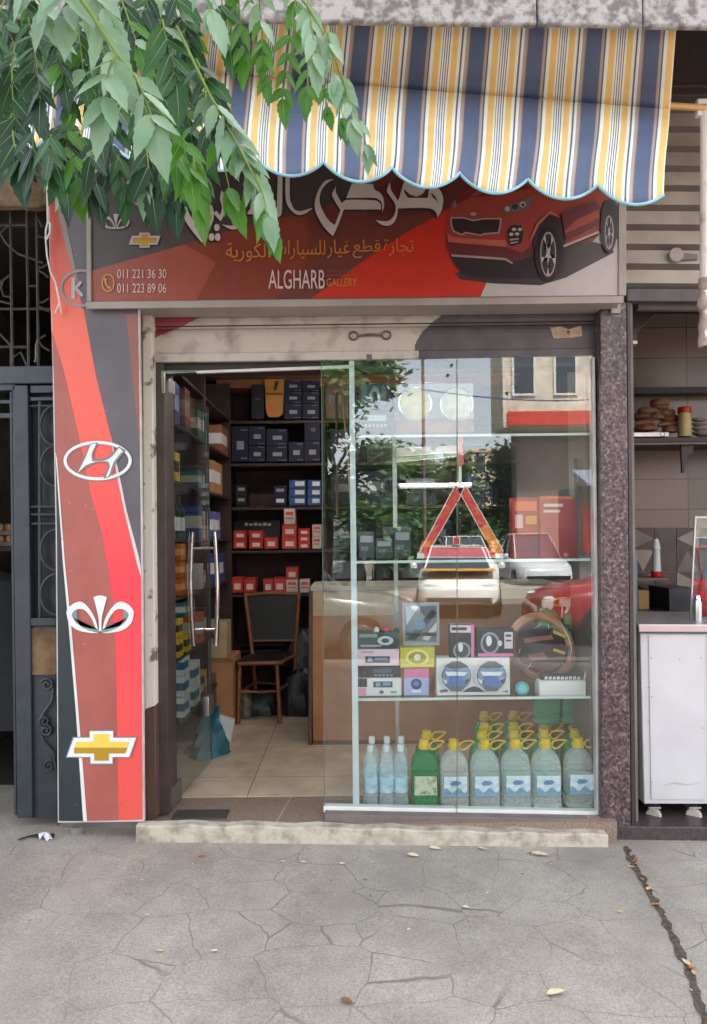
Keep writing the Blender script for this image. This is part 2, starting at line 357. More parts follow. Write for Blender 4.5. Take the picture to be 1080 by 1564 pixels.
g = MB(); g.face([(-.411,-.099,.0812),(-.403,-.099,.0812),(-.352,.288,.0812),(-.359,.288,.0812)], mat('cream_joint', (196,176,156), .7)); struct('threshold_joint', g)
cem = mat('step_cement', (196,186,168), .9, var=.2, scale=13, bump=.7, rgb2=(136,126,112), detail=10, lo=.44, hi=.72, bscale=40)
g = MB()
n = 26; top = []; bot = []
for i in range(n+1):
    x = 207 + (930-207)*i/n; j = 3.0*math.sin(i*1.7) + rnd.uniform(-1.2,1.2)
    top.append((x, 1261 + 15*(i/n)**1.5 + j*.5)); bot.append((x, 1300))
g.pp(top + bot[::-1], -.16, .07, cem); g.build('cement_step', None, .006)
tag(bpy.data.objects['cement_step'], 'low worn cream cement step along the foot of the shop front', 'step')
g = MB(); g.prism([P(925,1262,-.07), P(1400,1268,-.07), P(1400,1310,-.07), P(925,1302,-.07)], (0,.7,0), mat('dark_granite_sill', (84,74,76), .35, var=.25, scale=60)); tag(g.build('granite_sill', None, .004), 'dark granite sill under the white cart and beside the pillar', 'sill')
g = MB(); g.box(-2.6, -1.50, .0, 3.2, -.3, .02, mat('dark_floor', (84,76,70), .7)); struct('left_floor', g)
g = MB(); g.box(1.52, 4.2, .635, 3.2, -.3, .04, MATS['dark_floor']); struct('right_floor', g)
g = MB(); g.prism([P(100,1262,.0), P(212,1266,.0), P(212,1292,.0), P(100,1292,.0)], (0,.0,0) if False else (0,.1,0), mat('broken_brick_base', (132,96,78), .9, var=.3, scale=22, bump=.5)); tag(g.build('brick_footing', None, .006), 'crumbling brown footing showing under the painted sign panel', 'footing')
g = MB(); c = P(118,1262,-.06); g.lathe((c.x, c.y, gz(c.x)-.02), [(.028,0),(.03,.01),(.03,c.z-gz(c.x)+.02)], mat('grey_pipe', (142,142,138), .6), 18); tag(g.build('drain_pipe', None), 'short grey pipe stub standing under the painted sign panel', 'pipe')

# ================================================================ SHOP SIGN (light box)
SY = -0.16
sg = thing('shop_sign', 'long red and brown shop sign box with Arabic lettering and a printed red car', 'shop sign', (0, -.1, 2.61))
fr = mat('sign_frame_white', (160,150,142), .5, var=.1, scale=5)
C = [P(133,222,SY), P(949,212,SY), P(949,462,SY), P(133,470,SY)]
g = MB(); g.prism(C, (0,.17,0), fr); g.build('sign_case', sg, .004)
# raised edge profile round the face
g = MB()
def bar_px(mb, a, b, wpx, Y, th, m):
    dx, dy = b[0]-a[0], b[1]-a[1]; q = math.hypot(dx,dy); nx, ny = -dy/q*wpx/2, dx/q*wpx/2
    mb.pp([(a[0]+nx,a[1]+ny),(b[0]+nx,b[1]+ny),(b[0]-nx,b[1]-ny),(a[0]-nx,a[1]-ny)], Y, th, m)
bar_px(g, (131,466), (953,457), 11, SY-.012, .012, fr); bar_px(g, (134.5,220),(136,460), 7, SY-.013, .012, fr); bar_px(g, (951,212),(951,451), 12, SY-.0135, .012, fr)
g.build('sign_edge', sg, .003)
face = MB()
bg = [(138,226),(945,216),(945,451),(138,460)]
z3 = lambda pts: zoomed(pts, 60, 230, 2.16)
z2 = lambda pts: zoomed(pts, 470, 250, 4.696)
z1 = lambda pts: zoomed(pts, 260, 250, 4.909)
layers(face, [
    (bg, ink((73,64,62))),
    ([(138,414),(282,373),(393,339),(470,324),(560,300),(690,250),(945,216),(945,451),(138,460)], ink((127,56,41))),
    ([(138,414),(282,373),(330,400),(300,459),(138,460)], ink((150,73,57))),
    ([(470,324),(505,310),(560,300),(590,240),(720,226),(760,300),(619,356),(553,400),(475,456),(420,457),(470,400)], ink((105,53,45))),
    ([(560,300),(600,275),(720,226),(790,226),(720,310),(619,330),(560,330)], ink((97,44,41))),
    ([(475,456),(553,400),(619,356),(687,318),(760,300),(800,440),(734,449),(734,453)], ink((188,45,30))),
    ([(734,453),(744,430),(790,412),(905,370),(938,330),(938,216),(945,216),(945,451)], ink((180,171,168))),
], SY)
face.build('sign_face', sg, 0, 0)
let = MB(); ym = SY - .008
shad, bone = ink((50,35,33)), ink((198,188,180))
big = [
    z2([(635,322),(880,320),(930,382),(962,330),(972,250),(950,190),(905,158),(878,168),(860,245),(690,245),(655,250),(640,285)]),
    z2([(655,252),(672,190),(690,130),(845,130),(842,190),(815,220),(775,236),(735,225),(705,195),(692,180),(694,205),(720,245),(700,255)]),
    z2([(590,130),(568,190),(585,225),(625,285),(630,340),(610,385),(570,412),(490,405),(525,435),(575,445),(615,425),(640,375),(648,300),(640,255),(600,190)]),
    z2([(270,262),(465,262),(505,272),(525,298),(525,328),(240,328)]),
    z2([(318,140),(300,185),(276,246),(455,244),(500,251),(530,280),(535,350),(548,300),(540,240),(515,205),(480,185),(470,145)]),
    z2([(188,112),(130,120),(85,175),(55,255),(53,330),(88,410),(130,470),(180,518),(205,470),(252,345),(238,325),(195,440),(150,405),(105,330),(85,260),(100,190),(140,140)]),
    z2([(205,160),(176,215),(185,250),(238,334),(262,330),(285,250),(250,292),(212,225),(200,195)]),
    z1([(865,90),(865,250),(885,320),(930,370),(970,385),(1020,370),(1070,330),(1020,345),(970,355),(930,340),(910,300),(897,250),(897,90)]),
    z1([(800,90),(805,130),(800,380),(820,392),(838,350),(842,90)]),
    z1([(600,335),(640,345),(800,350),(800,385),(575,378)]),
    z1([(600,340),(610,280),(660,215),(740,200),(780,230),(730,235),(670,255),(650,300),(650,345)]),
    z1([(388,455),(450,490),(500,487),(537,440),(560,375),(545,290),(520,320),(522,390),(500,440),(460,464)]),
    z1([(172,178),(130,212),(100,300),(102,400),(155,490),(237,592),(262,550),(324,420),(318,320),(285,305),(262,345),(280,400),(305,385),(250,505),(200,450),(150,390),(120,300),(138,225),(176,192)]),
    z1([(325,372),(378,432),(414,350),(408,240),(385,200),(372,260),(388,330),(372,384),(345,350)]),
    z1(oval(350,478,21,26)), z1(oval(310,550,21,28)), z1(oval(356,550,21,28)), z1(oval(690,150,20,24)),
]
layers(let, [([(x-2.2, y+2.8) for x, y in p], shad) for p in big], SY-.0056, 0.00002)
big = [smooth_px(p, 4) for p in big]
layers(let, [(p, bone) for p in big], ym, 0.00002)
layers(let, [(z2([(880,205),(915,232),(948,302),(928,268),(896,238)]), ink((105,52,45))), (z2([(700,190),(735,222),(780,232),(730,236)]), ink((105,52,45)))], ym-.002)
ar = lambda *a: ''.join(chr(i) for i in a)[::-1]
let.build('title_lettering', sg, 0, 0); let = MB()
w1 = [ar(0xFE97,0xFEA0,0xFE8E,0xFEAD,0xFE93), ar(0xFED7,0xFEC4,0xFECA), ar(0xFECF,0xFEF4,0xFE8E,0xFEAD), ar(0xFEDF,0xFEE0,0xFEB4,0xFEF4,0xFE8E,0xFEAD,0xFE8D,0xFE95), ar(0xFE8D,0xFEDF,0xFEDC,0xFEEE,0xFEAD,0xFEF3,0xFE94)]
gold = ink((198,123,53))
for s, a, b, t, u in ((w1[0],586,632,364,391),(w1[1],539,581,366,394),(w1[2],500,534,366,394),(w1[3],417,497,367,396),(w1[4],345,412,371,400)):
    text(let, s, a, b, t, u, ym, gold)
let.build('tagline_lettering', sg, 0, 0); let = MB()
ph = ink((203,182,171))
text(let, '011 221 36 30', 179, 254, 411, 425, ym, ph); text(let, '011 223 89 06', 179, 254, 433, 447, ym, ph)
nm = MB(); text(nm, 'ALGHARB', 410, 496, 412, 441, ym, ink((211,188,182)))
text(nm, 'GALLERY', 499, 545, 425, 437, ym, ink((198,132,57)))
text(nm, 'Trading of spare', 499, 545, 411, 416, ym, ink((132,83,73))); text(nm, 'parts for Korean cars', 499, 545, 418.5, 423, ym, ink((149,96,83)))
ring_px(let, 165, 432, 10, 14, 2, ym, ink((194,140,77))); stroke(let, [(161,425),(161,431),(164,437),(169,440)], [4,2.4,2.4,4], ym, ink((203,149,79)))
let.build('phone_lettering', sg, 0, 0); nm.build('name_lettering', sg, 0, 0)
def emb(cx, cy, s, kind, mb, Y, m1, m2=None, m3=None):
    """maker's badges as printed on the sign: s = half width in px"""
    if kind == 'oval_h':
        ring_px(mb, cx, cy, s, s*.58, s*.09, Y, m1)
        t = lambda p: smooth_px([(cx + x*s, cy + y*s) for x, y in p])
        layers(mb, [(t([(-.62,.38),(-.40,-.10),(-.22,-.48),(.02,-.52),(-.12,-.22),(-.10,-.05),(.16,-.06),(.40,-.20),(.62,-.42),(.84,-.30),(.56,.04),(.40,.44),(.16,.52),(.30,.20),(.26,.06),(0,.06),(-.30,.18)]), m3 or m1),
                        (t([(-.58,.36),(-.36,-.08),(-.20,-.46),(-.04,-.49),(-.17,-.20),(-.16,.02),(.20,0),(.44,-.14),(.63,-.38),(.74,-.28),(.48,.04),(.34,.42),(.24,.48),(.36,.18),(.30,.02),(-.02,.03),(-.34,.14)]), m1)], Y)
    elif kind == 'flower':
        t = lambda p: smooth_px([(cx + x*s, cy + y*s) for x, y in p])
        lf = lambda f: [(f*x, y) for x, y in [(.06,.50),(.14,.16),(.32,-.16),(.55,-.36),(.80,-.30),(.97,-.12),(.98,.02),(.90,.28),(.66,.47),(.30,.55),(.04,.56),(.04,.46),(.38,.40),(.68,.28),(.80,.10),(.82,-.02),(.68,-.14),(.46,-.12),(.26,.12),(.14,.40)]]
        layers(mb, [(t(lf(1)), m1), (t(lf(-1)), m1), (t([(-.20,-.50),(0,-.55),(.20,-.50),(.05,.10),(.04,.5),(-.04,.5),(-.05,.10)]), m1)], Y)
        layers(mb, [(t(lf(q)[10:17] + [(q*.60,.34)]), m3 or m1) for q in (1,-1)], Y-.002)
    elif kind == 'cross':
        t = lambda p, k=1: [(cx + x*s, cy + y*s) for x, y in p]
        out = [(-.80,-.30),(-.34,-.30),(-.34,-.50),(.34,-.50),(.34,-.30),(1,-.30),(.80,.28),(.32,.28),(.32,.48),(-.32,.48),(-.32,.28),(-1,.28)]
        inn = [(-.70,-.16),(-.22,-.16),(-.22,-.38),(.22,-.38),(.22,-.16),(.78,-.16),(.66,.16),(.20,.16),(.20,.36),(-.20,.36),(-.20,.16),(-.76,.16)]
        lowr = [(-.76,.0),(.72,.0),(.66,.16),(.20,.16),(.20,.36),(-.20,.36),(-.20,.16),(-.76,.16)]
        layers(mb, [(t(out), m3 or m1), (t([(x*.96, y*.92) for x, y in out]), m1), (t(inn), m2), (t(lowr), ink((180,140,35)))], Y)
sil, sild = ink((176,167,162)), ink((105,96,94))
g = MB(); emb(177,338,21,'flower',g,SY-.007,sil); g.build('emblem', sg, 0, 0)
g = MB(); emb(221,367,25,'cross',g,SY-.007,sil,ink((171,123,52)),sild); g.build('emblem', sg, 0, 0)
g = MB(); emb(223,303,22,'oval_h',g,SY-.007,sil); g.build('emblem', sg, 0, 0)
g = MB(); ring_px(g,178,258,26,32,4,SY-.007,sil); stroke(g,[(164,252),(170,262),(178,250),(186,262),(192,252)],3,SY-.0075,sil); g.build('emblem', sg, 0, 0)
# the printed car
cz = lambda pts: zoomed(pts, 670, 260, 3.6)
red, dred, lred, blk, gry = ink((146,60,50)), ink((92,40,38)), ink((178,92,76)), ink((44,34,36)), ink((165,140,134))
car = MB(); cs = [
    (cz([(90,565),(120,600),(300,622),(560,632),(700,590),(965,452),(955,430),(860,395),(700,400),(300,500)]), ink((57,48,48))),
    (cz([(48,300),(62,190),(100,140),(250,70),(350,20),(560,-10),(800,-5),(900,60),(965,135),(982,190),(985,330),(885,335),(690,425),(600,520),(420,590),(130,565),(85,520),(60,470),(42,400),(40,340)]), red),
    (cz([(100,145),(250,75),(420,40),(520,100),(420,115),(300,140),(180,150),(90,190)]), ink((112,38,35))),
    (cz([(200,120),(330,80),(440,90),(300,110),(170,150)]), ink((149,62,52))),
    (cz([(40,340),(55,395),(130,402),(380,425),(460,455),(520,400),(560,330),(560,590),(420,590),(130,565),(85,520),(60,470),(42,400)]), dred),
    (cz([(48,345),(70,365),(150,375),(250,380),(370,385),(375,420),(130,400),(52,392)]), lred),
    (cz([(60,462),(130,568),(250,592),(600,592),(600,470),(500,475),(400,510),(370,490),(75,468)]), blk),
    (cz([(70,462),(370,482),(408,508),(405,516),(365,494),(72,474)]), gry),
    (cz([(65,258),(130,256),(190,272),(250,262),(345,262),(348,280),(335,347),(250,354),(235,362),(150,346),(130,358),(80,338),(66,300)]), gry),
    (cz([(72,266),(130,264),(190,280),(250,270),(336,270),(338,282),(327,339),(248,346),(232,354),(150,338),(128,350),(86,332),(74,300)]), ink((48,36,36))),
    (cz(oval(192,240,18,10)), gry),
    (cz([(352,235),(368,200),(420,178),(528,140),(505,195),(445,226),(385,235)]), ink((103,91,91))),
    (cz(oval(378,212,14,14)), ink((167,158,156))), (cz(oval(420,200,16,15)), ink((52,44,45))), (cz(oval(462,188,18,16)), ink((171,165,162))), (cz(oval(464,190,10,9)), ink((61,52,53))),
    (cz([(74,215),(78,178),(96,168),(100,200)]), ink((114,101,100))),
    (cz([(378,335),(402,303),(455,303),(467,350),(456,400),(400,418),(384,385)]), blk)] + [
    (cz(oval(x,y,12,9)), ink((180,167,161))) for x, y in ((415,325),(447,325),(400,352),(432,350))] + [
    (cz([(388,378),(440,372),(442,380),(392,388)]), gry), (cz([(395,396),(436,390),(437,397),(398,405)]), gry),
    (cz([(520,400),(545,300),(620,232),(672,270),(700,420),(690,560),(560,592)]), blk),
    (cz([(500,385),(540,290),(615,222),(672,262),(610,240),(555,298),(515,375)]), lred),
    (cz(oval(605,460,76,150)), ink((22,18,20))), (cz(oval(603,462,44,124)), gry), (cz(oval(603,462,38,114)), ink((45,38,39)))] + [
    (cz([(603+8*math.cos(R(a+90)),462+20*math.sin(R(a+90))),(603+39*math.cos(R(a-9)),462+116*math.sin(R(a-9))),(603+39*math.cos(R(a+9)),462+116*math.sin(R(a+9))),(603-8*math.cos(R(a+90)),462-20*math.sin(R(a+90)))]), ink((179,167,162))) for a in (20,92,164,236,308)] + [
    (cz([(895,220),(915,165),(960,160),(985,200),(985,380),(900,360)]), blk),
    (cz(oval(937,312,46,140)), ink((22,18,20))), (cz(oval(938,342,25,94)), gry), (cz(oval(938,342,20,84)), ink((45,38,39)))] + [
    (cz([(938+4*math.cos(R(a+90)),342+14*math.sin(R(a+90))),(938+21*math.cos(R(a-9)),342+86*math.sin(R(a-9))),(938+21*math.cos(R(a+9)),342+86*math.sin(R(a+9))),(938-4*math.cos(R(a+90)),342-14*math.sin(R(a+90)))]), ink((179,167,162))) for a in (10,82,154,226,298)] + [
    (cz([(678,235),(760,200),(865,165),(888,200),(884,290),(700,385),(690,330)]), dred),
    (cz([(692,335),(760,270),(878,218),(882,262),(760,320),(700,345)]), ink((154,64,52))),
    (cz([(685,412),(880,333),(886,343),(690,424)]), ink((171,154,147))),
]
layers(car, cs, SY-.006, .0003); car.build('printed_car', sg, 0, 0)
g = MB(); g.pb(934,461,947,476,-.02,.0,fr) if False else None
g.pb(934,462,948,478,-.075,.03,fr); c = P(941,469,-.076); g.disc(c, .006, (0,-1,0), .002, blackp, 10); g.build('bracket', sg, .002)

# ================================================================ PAINTED PANEL left of the door
LY = -0.13
pn = thing('painted_panel', 'tall red, rust and black painted sign panel with car badges beside the doorway', 'sign panel', (-1.35, LY, 0))
g = MB(); sheet = mat('panel_edge', (206,200,196), .5)
g.pp([(72,262),(210,262),(213,480),(217,800),(220,1255),(88,1257),(85,820),(80,560)], LY, .025, sheet); g.build('panel_board', pn, .002)
art = MB()
zred = mat('panel_red_print_shade', (236,74,86), .38, var=.12, scale=3.5)
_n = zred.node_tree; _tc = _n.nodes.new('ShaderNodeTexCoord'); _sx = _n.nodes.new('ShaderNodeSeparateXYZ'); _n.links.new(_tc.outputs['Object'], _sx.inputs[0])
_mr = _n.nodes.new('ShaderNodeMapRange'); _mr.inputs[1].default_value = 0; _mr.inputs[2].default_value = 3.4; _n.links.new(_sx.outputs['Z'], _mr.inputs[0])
_rp = _n.nodes.new('ShaderNodeValToRGB'); _e = _rp.color_ramp.elements; _e[0].position = .05; _e[0].color = L3((226,88,78)); _e[1].position = .92; _e[1].color = L3((176,62,42))  # printed red gradient, its darker top also holding shade from the sign
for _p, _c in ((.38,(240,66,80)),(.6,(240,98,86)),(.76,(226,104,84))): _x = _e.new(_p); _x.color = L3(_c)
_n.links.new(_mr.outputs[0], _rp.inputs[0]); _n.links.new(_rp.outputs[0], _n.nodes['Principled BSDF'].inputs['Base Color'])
def fade(rgb): 
    return mat('panel_%d_%d_%d' % rgb, rgb, .42, var=.13, scale=3.5, detail=9, bump=.06, bscale=4)
layers(art, [
    ([(74,264),(208,264),(211,480),(215,800),(218,1252),(90,1254),(87,820),(82,560)], fade((104,97,103))),
    ([(192,480),(205,600),(214,700),(211,480)], fade((150,96,84))),
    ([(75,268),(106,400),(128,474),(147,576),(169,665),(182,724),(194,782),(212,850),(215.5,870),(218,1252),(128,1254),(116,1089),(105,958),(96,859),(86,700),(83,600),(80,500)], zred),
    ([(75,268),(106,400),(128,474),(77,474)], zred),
    ([(79,505),(97,565),(120,665),(140,760),(157,820),(172,914),(177,1008),(181,1253),(128,1254),(116,1089),(105,958),(96,859),(86,700),(83,600)], fade((176,96,86))),
    ([(169,665),(182,724),(194,782),(212,850),(215.5,870),(215.6,882),(210,864),(190,782),(178,724)], fade((226,216,212))),
    ([(72,262),(75,268),(106,400),(118,440),(122,440),(84,262)], fade((150,132,126))),
    ([(85,690),(96,859),(105,958),(116,1089),(131,1254),(90,1254),(87,820)], fade((44,54,58))),
    ([(84.5,690),(96,859),(105,958),(116,1089),(127,1254),(133,1254),(120,1089),(109,958),(99,859),(87,700)], fade((236,230,226))),
], LY, .0004)
# small scratches and dents of the sheet
g = art
for i in range(26):
    x, y = rnd.uniform(95,205), rnd.uniform(520,1240); a = rnd.uniform(0,6.28); l = rnd.uniform(.8,3.5)
    stroke(g, [(x,y),(x+l*math.cos(a),y+l*math.sin(a))], rnd.uniform(.4,.8), LY-.0045, ink(rnd.choice([(210,200,196),(70,44,42),(120,64,56)])))
for i in range(14):
    y = 500 + i*54; x = 213 + (y-480)*.008; g.disc(P(x,y,LY-.004), .0025, (0,-1,0), .002, steel, 8)
art.build('panel_print', pn, 0, 0)
wh, wd = ink((232,232,232)), ink((126,128,130))
Y2 = LY - .0055
g = MB(); ring_px(g,149,704,53,31,5.5,Y2+.0004,wd); emb(149,703.5,52,'oval_h',g,Y2,wh,None,wd); g.build('emblem', pn, 0, 0)
g = MB(); emb(153,938,52,'flower',g,Y2,wh,None,ink((120,146,146))); g.build('emblem', pn, 0, 0)
g = MB(); emb(155,1142,55,'cross',g,Y2,wh,ink((244,204,84)),ink((120,128,130))); g.build('emblem', pn, 0, 0)
g = MB(); ring_px(g,124,440,33,29,4.5,Y2,ink((150,140,138))); stroke(g,[(112,424),(112,456)],6,Y2-.0005,ink((176,166,164))); stroke(g,[(124,430),(116,440),(126,452)],5,Y2-.0006,ink((176,166,164))); g.build('emblem', pn, 0, 0)

# white string knotted at the panel's top corner
g = MB(); s = [P(72,262,-.17),P(72,300,-.17),P(73,338,-.175),P(70,352,-.18),P(70,368,-.17),P(72,392,-.17),P(77,415,-.17),P(85,432,-.165),P(91,462,-.165),P(88,470,-.165),P(84,478,-.165)]
rope = mat('white_string', (232,228,222), .8); g.tube(s, .0042, rope, 7); g.tube([P(91,462,-.165),P(94,480,-.165)], .003, rope, 6)
g.tube([P(73,338,-.175),P(77,342,-.18),P(76,356,-.18),P(71,366,-.178)], .0045, rope, 7)
tag(g.build('string', None), 'frayed white string knotted and hanging from the top of the painted panel', 'string')

# ================================================================ AWNING
aw = thing('striped_awning', 'navy, orange and white striped awning with scalloped blue-edged valance over the sign', 'awning', (0, -.7, 3.3))
def stripe_mat():
    m = bpy.data.materials.new('striped_canvas'); m.use_nodes = True; nt = m.node_tree; b = nt.nodes['Principled BSDF']; N = nt.nodes.new; Lk = nt.links.new
    uv = N('ShaderNodeUVMap'); sp = N('ShaderNodeSeparateXYZ'); Lk(uv.outputs[0], sp.inputs[0])
    fr_ = N('ShaderNodeMath'); fr_.operation = 'FRACT'; Lk(sp.outputs[0], fr_.inputs[0])
    rp = N('ShaderNodeValToRGB'); rp.color_ramp.interpolation = 'CONSTANT'
    nv, og, wt, gy, tn = (84,96,124), (234,194,116), (234,230,220), (168,160,154), (180,132,96)
    st = [(0,nv),(.25,tn),(.262,gy),(.30,nv),(.325,wt),(.385,og),(.49,wt),(.52,nv),(.535,wt),(.56,nv),(.578,wt),(.60,nv),(.615,wt),(.64,nv),(.655,wt),(.69,og),(.79,wt),(.84,nv),(.875,wt),(.92,gy),(.965,tn),(.985,nv)]
    e = rp.color_ramp.elements
    while len(e) > 1: e.remove(e[0])
    e[0].position = 0; e[0].color = L3(nv)
    for p, c in st[1:]: x = e.new(p); x.color = L3(c)
    Lk(fr_.outputs[0], rp.inputs[0])
    tc = N('ShaderNodeTexCoord'); nz = N('ShaderNodeTexNoise'); nz.inputs['Scale'].default_value = 5; nz.inputs['Detail'].default_value = 9; Lk(tc.outputs['Object'], nz.inputs['Vector'])
    bp = N('ShaderNodeBump'); bp.inputs['Strength'].default_value = .35; bp.inputs['Distance'].default_value = .02; Lk(nz.outputs['Fac'], bp.inputs['Height']); Lk(bp.outputs[0], b.inputs['Normal'])
    mr = N('ShaderNodeMapRange'); mr.inputs[1].default_value = .3; mr.inputs[2].default_value = .7; mr.inputs[3].default_value = .82; mr.inputs[4].default_value = 1.05; Lk(nz.outputs['Fac'], mr.inputs[0])
    mx = N('ShaderNodeMix'); mx.data_type = 'RGBA'; mx.blend_type = 'MULTIPLY'; mx.inputs[0].default_value = 1; Lk(rp.outputs[0], mx.inputs[6]); Lk(mr.outputs[0], mx.inputs[7])
    Lk(mx.outputs[2], b.inputs['Base Color']); b.inputs['Roughness'].default_value = .75
    tr = N('ShaderNodeBsdfTranslucent'); Lk(mx.outputs[2], tr.inputs[0]); ms = N('ShaderNodeMixShader'); ms.inputs[0].default_value = .18
    Lk(b.outputs[0], ms.inputs[1]); Lk(tr.outputs[0], ms.inputs[2]); Lk(ms.outputs[0], nt.nodes['Material Output'].inputs[0]); return m
def tipline(x): return 246 + (x - 492) * .083
def scal(x):
    k = ((x - 492) / 105.5) % 1.0
    return tipline(x) + 27 * math.sin(math.pi * k) ** .75
U0, U1, NV = 60.0, 1034.0, 30; NU = 330
def aw_pt(i, v):
    xt = U0 + (U1-U0)*i/NU; lean = 21*v
    xb = xt - lean; fold = 128 + (xt-540)*.078; top = 14 + (xt-300)*.016; bot = scal(min(xb, 1012))
    if v < .5: y = top + (fold-top)*v/.5; Yd = -.79 + (.25)*(v/.5) ** 1.2
    else:
        q = (v-.5)/.5; y = fold + (bot-fold)*q
        Yd = -.54 - .46*q - .02*math.sin(q*math.pi)
    wv = math.sin(xt*.0297*2 + v*2.2)*.010 + math.sin(xt*.13+v*3.1+math.sin(xt*.02)*2)*.004*v + math.sin(xt*.071 + 1.3 + v*4)*.006 + math.sin(xt*.017)*.012
    if v > .5: wv *= 1 + 1.6*(v-.5)
    else: wv *= 1.2*v
    xx = xb + (4*math.sin(v*9+xt*.01) if v > .55 else 0) * (v-.55)*1.2
    if abs(v-.5) < .02: Yd += .012
    if .42 < v < .45: Yd += .006
    return P(xx, y, Yd + wv)
g = MB(); sm = stripe_mat()
g.add([aw_pt(i, j/NV) for j in range(NV+1) for i in range(NU+1)], [(j*(NU+1)+i, j*(NU+1)+i+1, (j+1)*(NU+1)+i+1, (j+1)*(NU+1)+i) for j in range(NV) for i in range(NU)], sm)
cv = g.build('canopy', aw, 0, 60)
uvl = cv.data.uv_layers.new(name='UVMap')
for p in cv.data.polygons:
    for li in p.loop_indices:
        vi = cv.data.loops[li].vertex_index; i = vi % (NU+1); xt = U0 + (U1-U0)*i/NU
        uvl.data[li].uv = ((xt - 634.0)/88.6 + 40, (vi // (NU+1))/NV)
md = cv.modifiers.new('thick', 'SOLIDIFY'); md.thickness = .002
g = MB(); g.tube([aw_pt(i, 1.0) for i in range(0, NU+1, 1)], .0055, mat('blue_piping', (140,190,202), .7), 8); g.build('piping', aw)
g = MB(); g.tube([P(40,92,-.51), P(540,133,-.51), P(1080,165,-.51)], .014, mat('yellow_bar', (206,164,104), .45), 12); g.build('front_bar', aw)
po = thing('wrapped_post', 'thin post with a pale wrapping of cloth at the right end of the awning bar', 'post', P(1076,470,-.51))
g = MB(); g.pb(1066,150,1081,176,-.51,.03,white_paint); g.build('bar_bracket', po, .003)
g = MB(); a = P(1076,160,-.50); b = P(1075,520,-.50); g.tube([a, b], .017, mat('old_white_post', (206,196,190), .6, rgb2=(150,110,92), lo=.55, hi=.7), 12); g.build('pole', po)
g = MB(); pts = [P(1074+math.sin(k*1.3)*1.2, 425+k*10.4, -.501) for k in range(11)]; g.tube(pts, [.019+.005*math.sin(k*2.1) for k in range(11)], mat('cloth_wrap', (166,146,136), .9, var=.25, scale=30), 12); g.build('wrapping', po)

# ================================================================ SHUTTER over the shop front
sh = thing('roller_shutter', 'raised roller shutter painted cream, red and charcoal above the shop window', 'shutter', (0, .03, 2.35))
cr_, rd_, ch_ = mat('shutter_cream', (180,171,160), .55, var=.2, scale=9, bump=.1, detail=10, rgb2=(140,126,112), lo=.5, hi=.75), mat('shutter_red', (150,52,60), .5, var=.15), mat('shutter_charcoal', (84,76,80), .5, var=.18, detail=8)
def slat_colour(x, y):
    if x < 326 - (y-474)*1.9 - max(0,y-500)*.6 and y < 530: return rd_
    if x > 634 + 62*max(0,(535-y)/62)**1.7: return ch_
    return cr_
g = MB(); NX = 380
def yline(x, y): return y - (x-240)*.0125
gap = mat('shutter_seam', (62,54,50), .6)
rows = [(462,.030),(470,.026),(475,.024),(477,.036),(480,.038),(482,.026),(487,.020),(493,.021),(498,.025),(500,.036),(503,.038),(505,.026),(510,.020),(515,.019),(520,.020),(526,.021),(532,.022),(541,.024)]
fine = []
for (ya_, da_), (yb_, db_) in zip(rows, rows[1:]):
    q_ = max(1, int((yb_-ya_)/1.5)); fine += [(ya_+(yb_-ya_)*j/q_, da_+(db_-da_)*j/q_, ya_ in (475,498)) for j in range(q_)]
fine.append((541,.024,False))
for k in range(len(fine)-1):
    y0, d0, gp0 = fine[k]; y1, d1, _ = fine[k+1]
    for i in range(NX):
        x0 = 234 + 681*i/NX; x1 = 234 + 681*(i+1)/NX
        mm_ = gap if gp0 else slat_colour((x0+x1)/2, (y0+y1)/2)
        g.face([P(x0,yline(x0,y0),d0), P(x1,yline(x1,y0),d0), P(x1,yline(x1,y1),d1), P(x0,yline(x0,y1),d1)], mm_)
g.build('slats', sh, 0, 20)
g = MB()
for a, b, m in ((236,640,cr_),(640,916,ch_)): g.pp([(a,yline(a,540)),(b,yline(b,540)),(b,yline(b,553)),(a,yline(a,553))], .012, .03, m)
g.build('bottom_rail', sh, .004)
g = MB(); rust = mat('worn_steel', (112,100,92), .5, .5, var=.25, scale=25)
for cx in (540, 590): 
    c = P(cx, 513 - (cx-540)*.02, .015); g.tube([c + Vector((.022*math.cos(2*math.pi*i/14), 0, .020*math.sin(2*math.pi*i/14))) for i in range(14)], .0055, rust, 6, True)
g.tube([P(547,513,.012), P(565,511,.004), P(583,512,.012)], .007, rust, 8); g.build('handle', sh)
g = MB(); g.pp([(840,500),(858,498),(868,503),(888,497),(890,513),(872,516),(846,517)], .015, .012, mat('taped_patch', (176,150,128), .7, var=.3, scale=30)); g.disc(P(868,507,.0148), .008, (0,-1,0), .003, darkp, 12); g.build('lock_plate', sh, .002)
g = MB(); g.pb(560,541,568,552,.008,.01,rust); g.build('latch', sh, .002)

# shutter guide: old white post left of the door, brown at the foot
gp = thing('door_post', 'narrow worn white post with peeling paint and brown foot left of the glass door', 'post', P(228,1240,-.02))
peel = mat('peeling_white', (214,206,194), .6, var=.2, scale=11, rgb2=(120,100,86), lo=.58, hi=.66, detail=8, bump=.3)
brn = mat('brown_post_paint', (98,68,58), .6, var=.2)
g = MB(); g.pp([(217,478),(232,478),(237,1078),(221,1084)], -.03, .08, peel); g.build('post_upper', gp, .004)
g = MB(); g.pp([(221,1085),(237,1079),(239,1250),(223,1254)], -.028, .08, brn); g.build('post_foot', gp, .004)
g = MB(); g.pp([(209,478),(217,478),(220,860),(222,1254),(219,1254),(215,860)], -.02, .06, mat('rusty_strip', (168,140,128), .6, var=.25, rgb2=(110,72,58), lo=.5, hi=.7)); g.build('edge_strip', gp, .002)
jb = thing('door_jamb', 'dark brown door jamb between the white post and the glass door', 'door jamb', P(247,1240,.03))
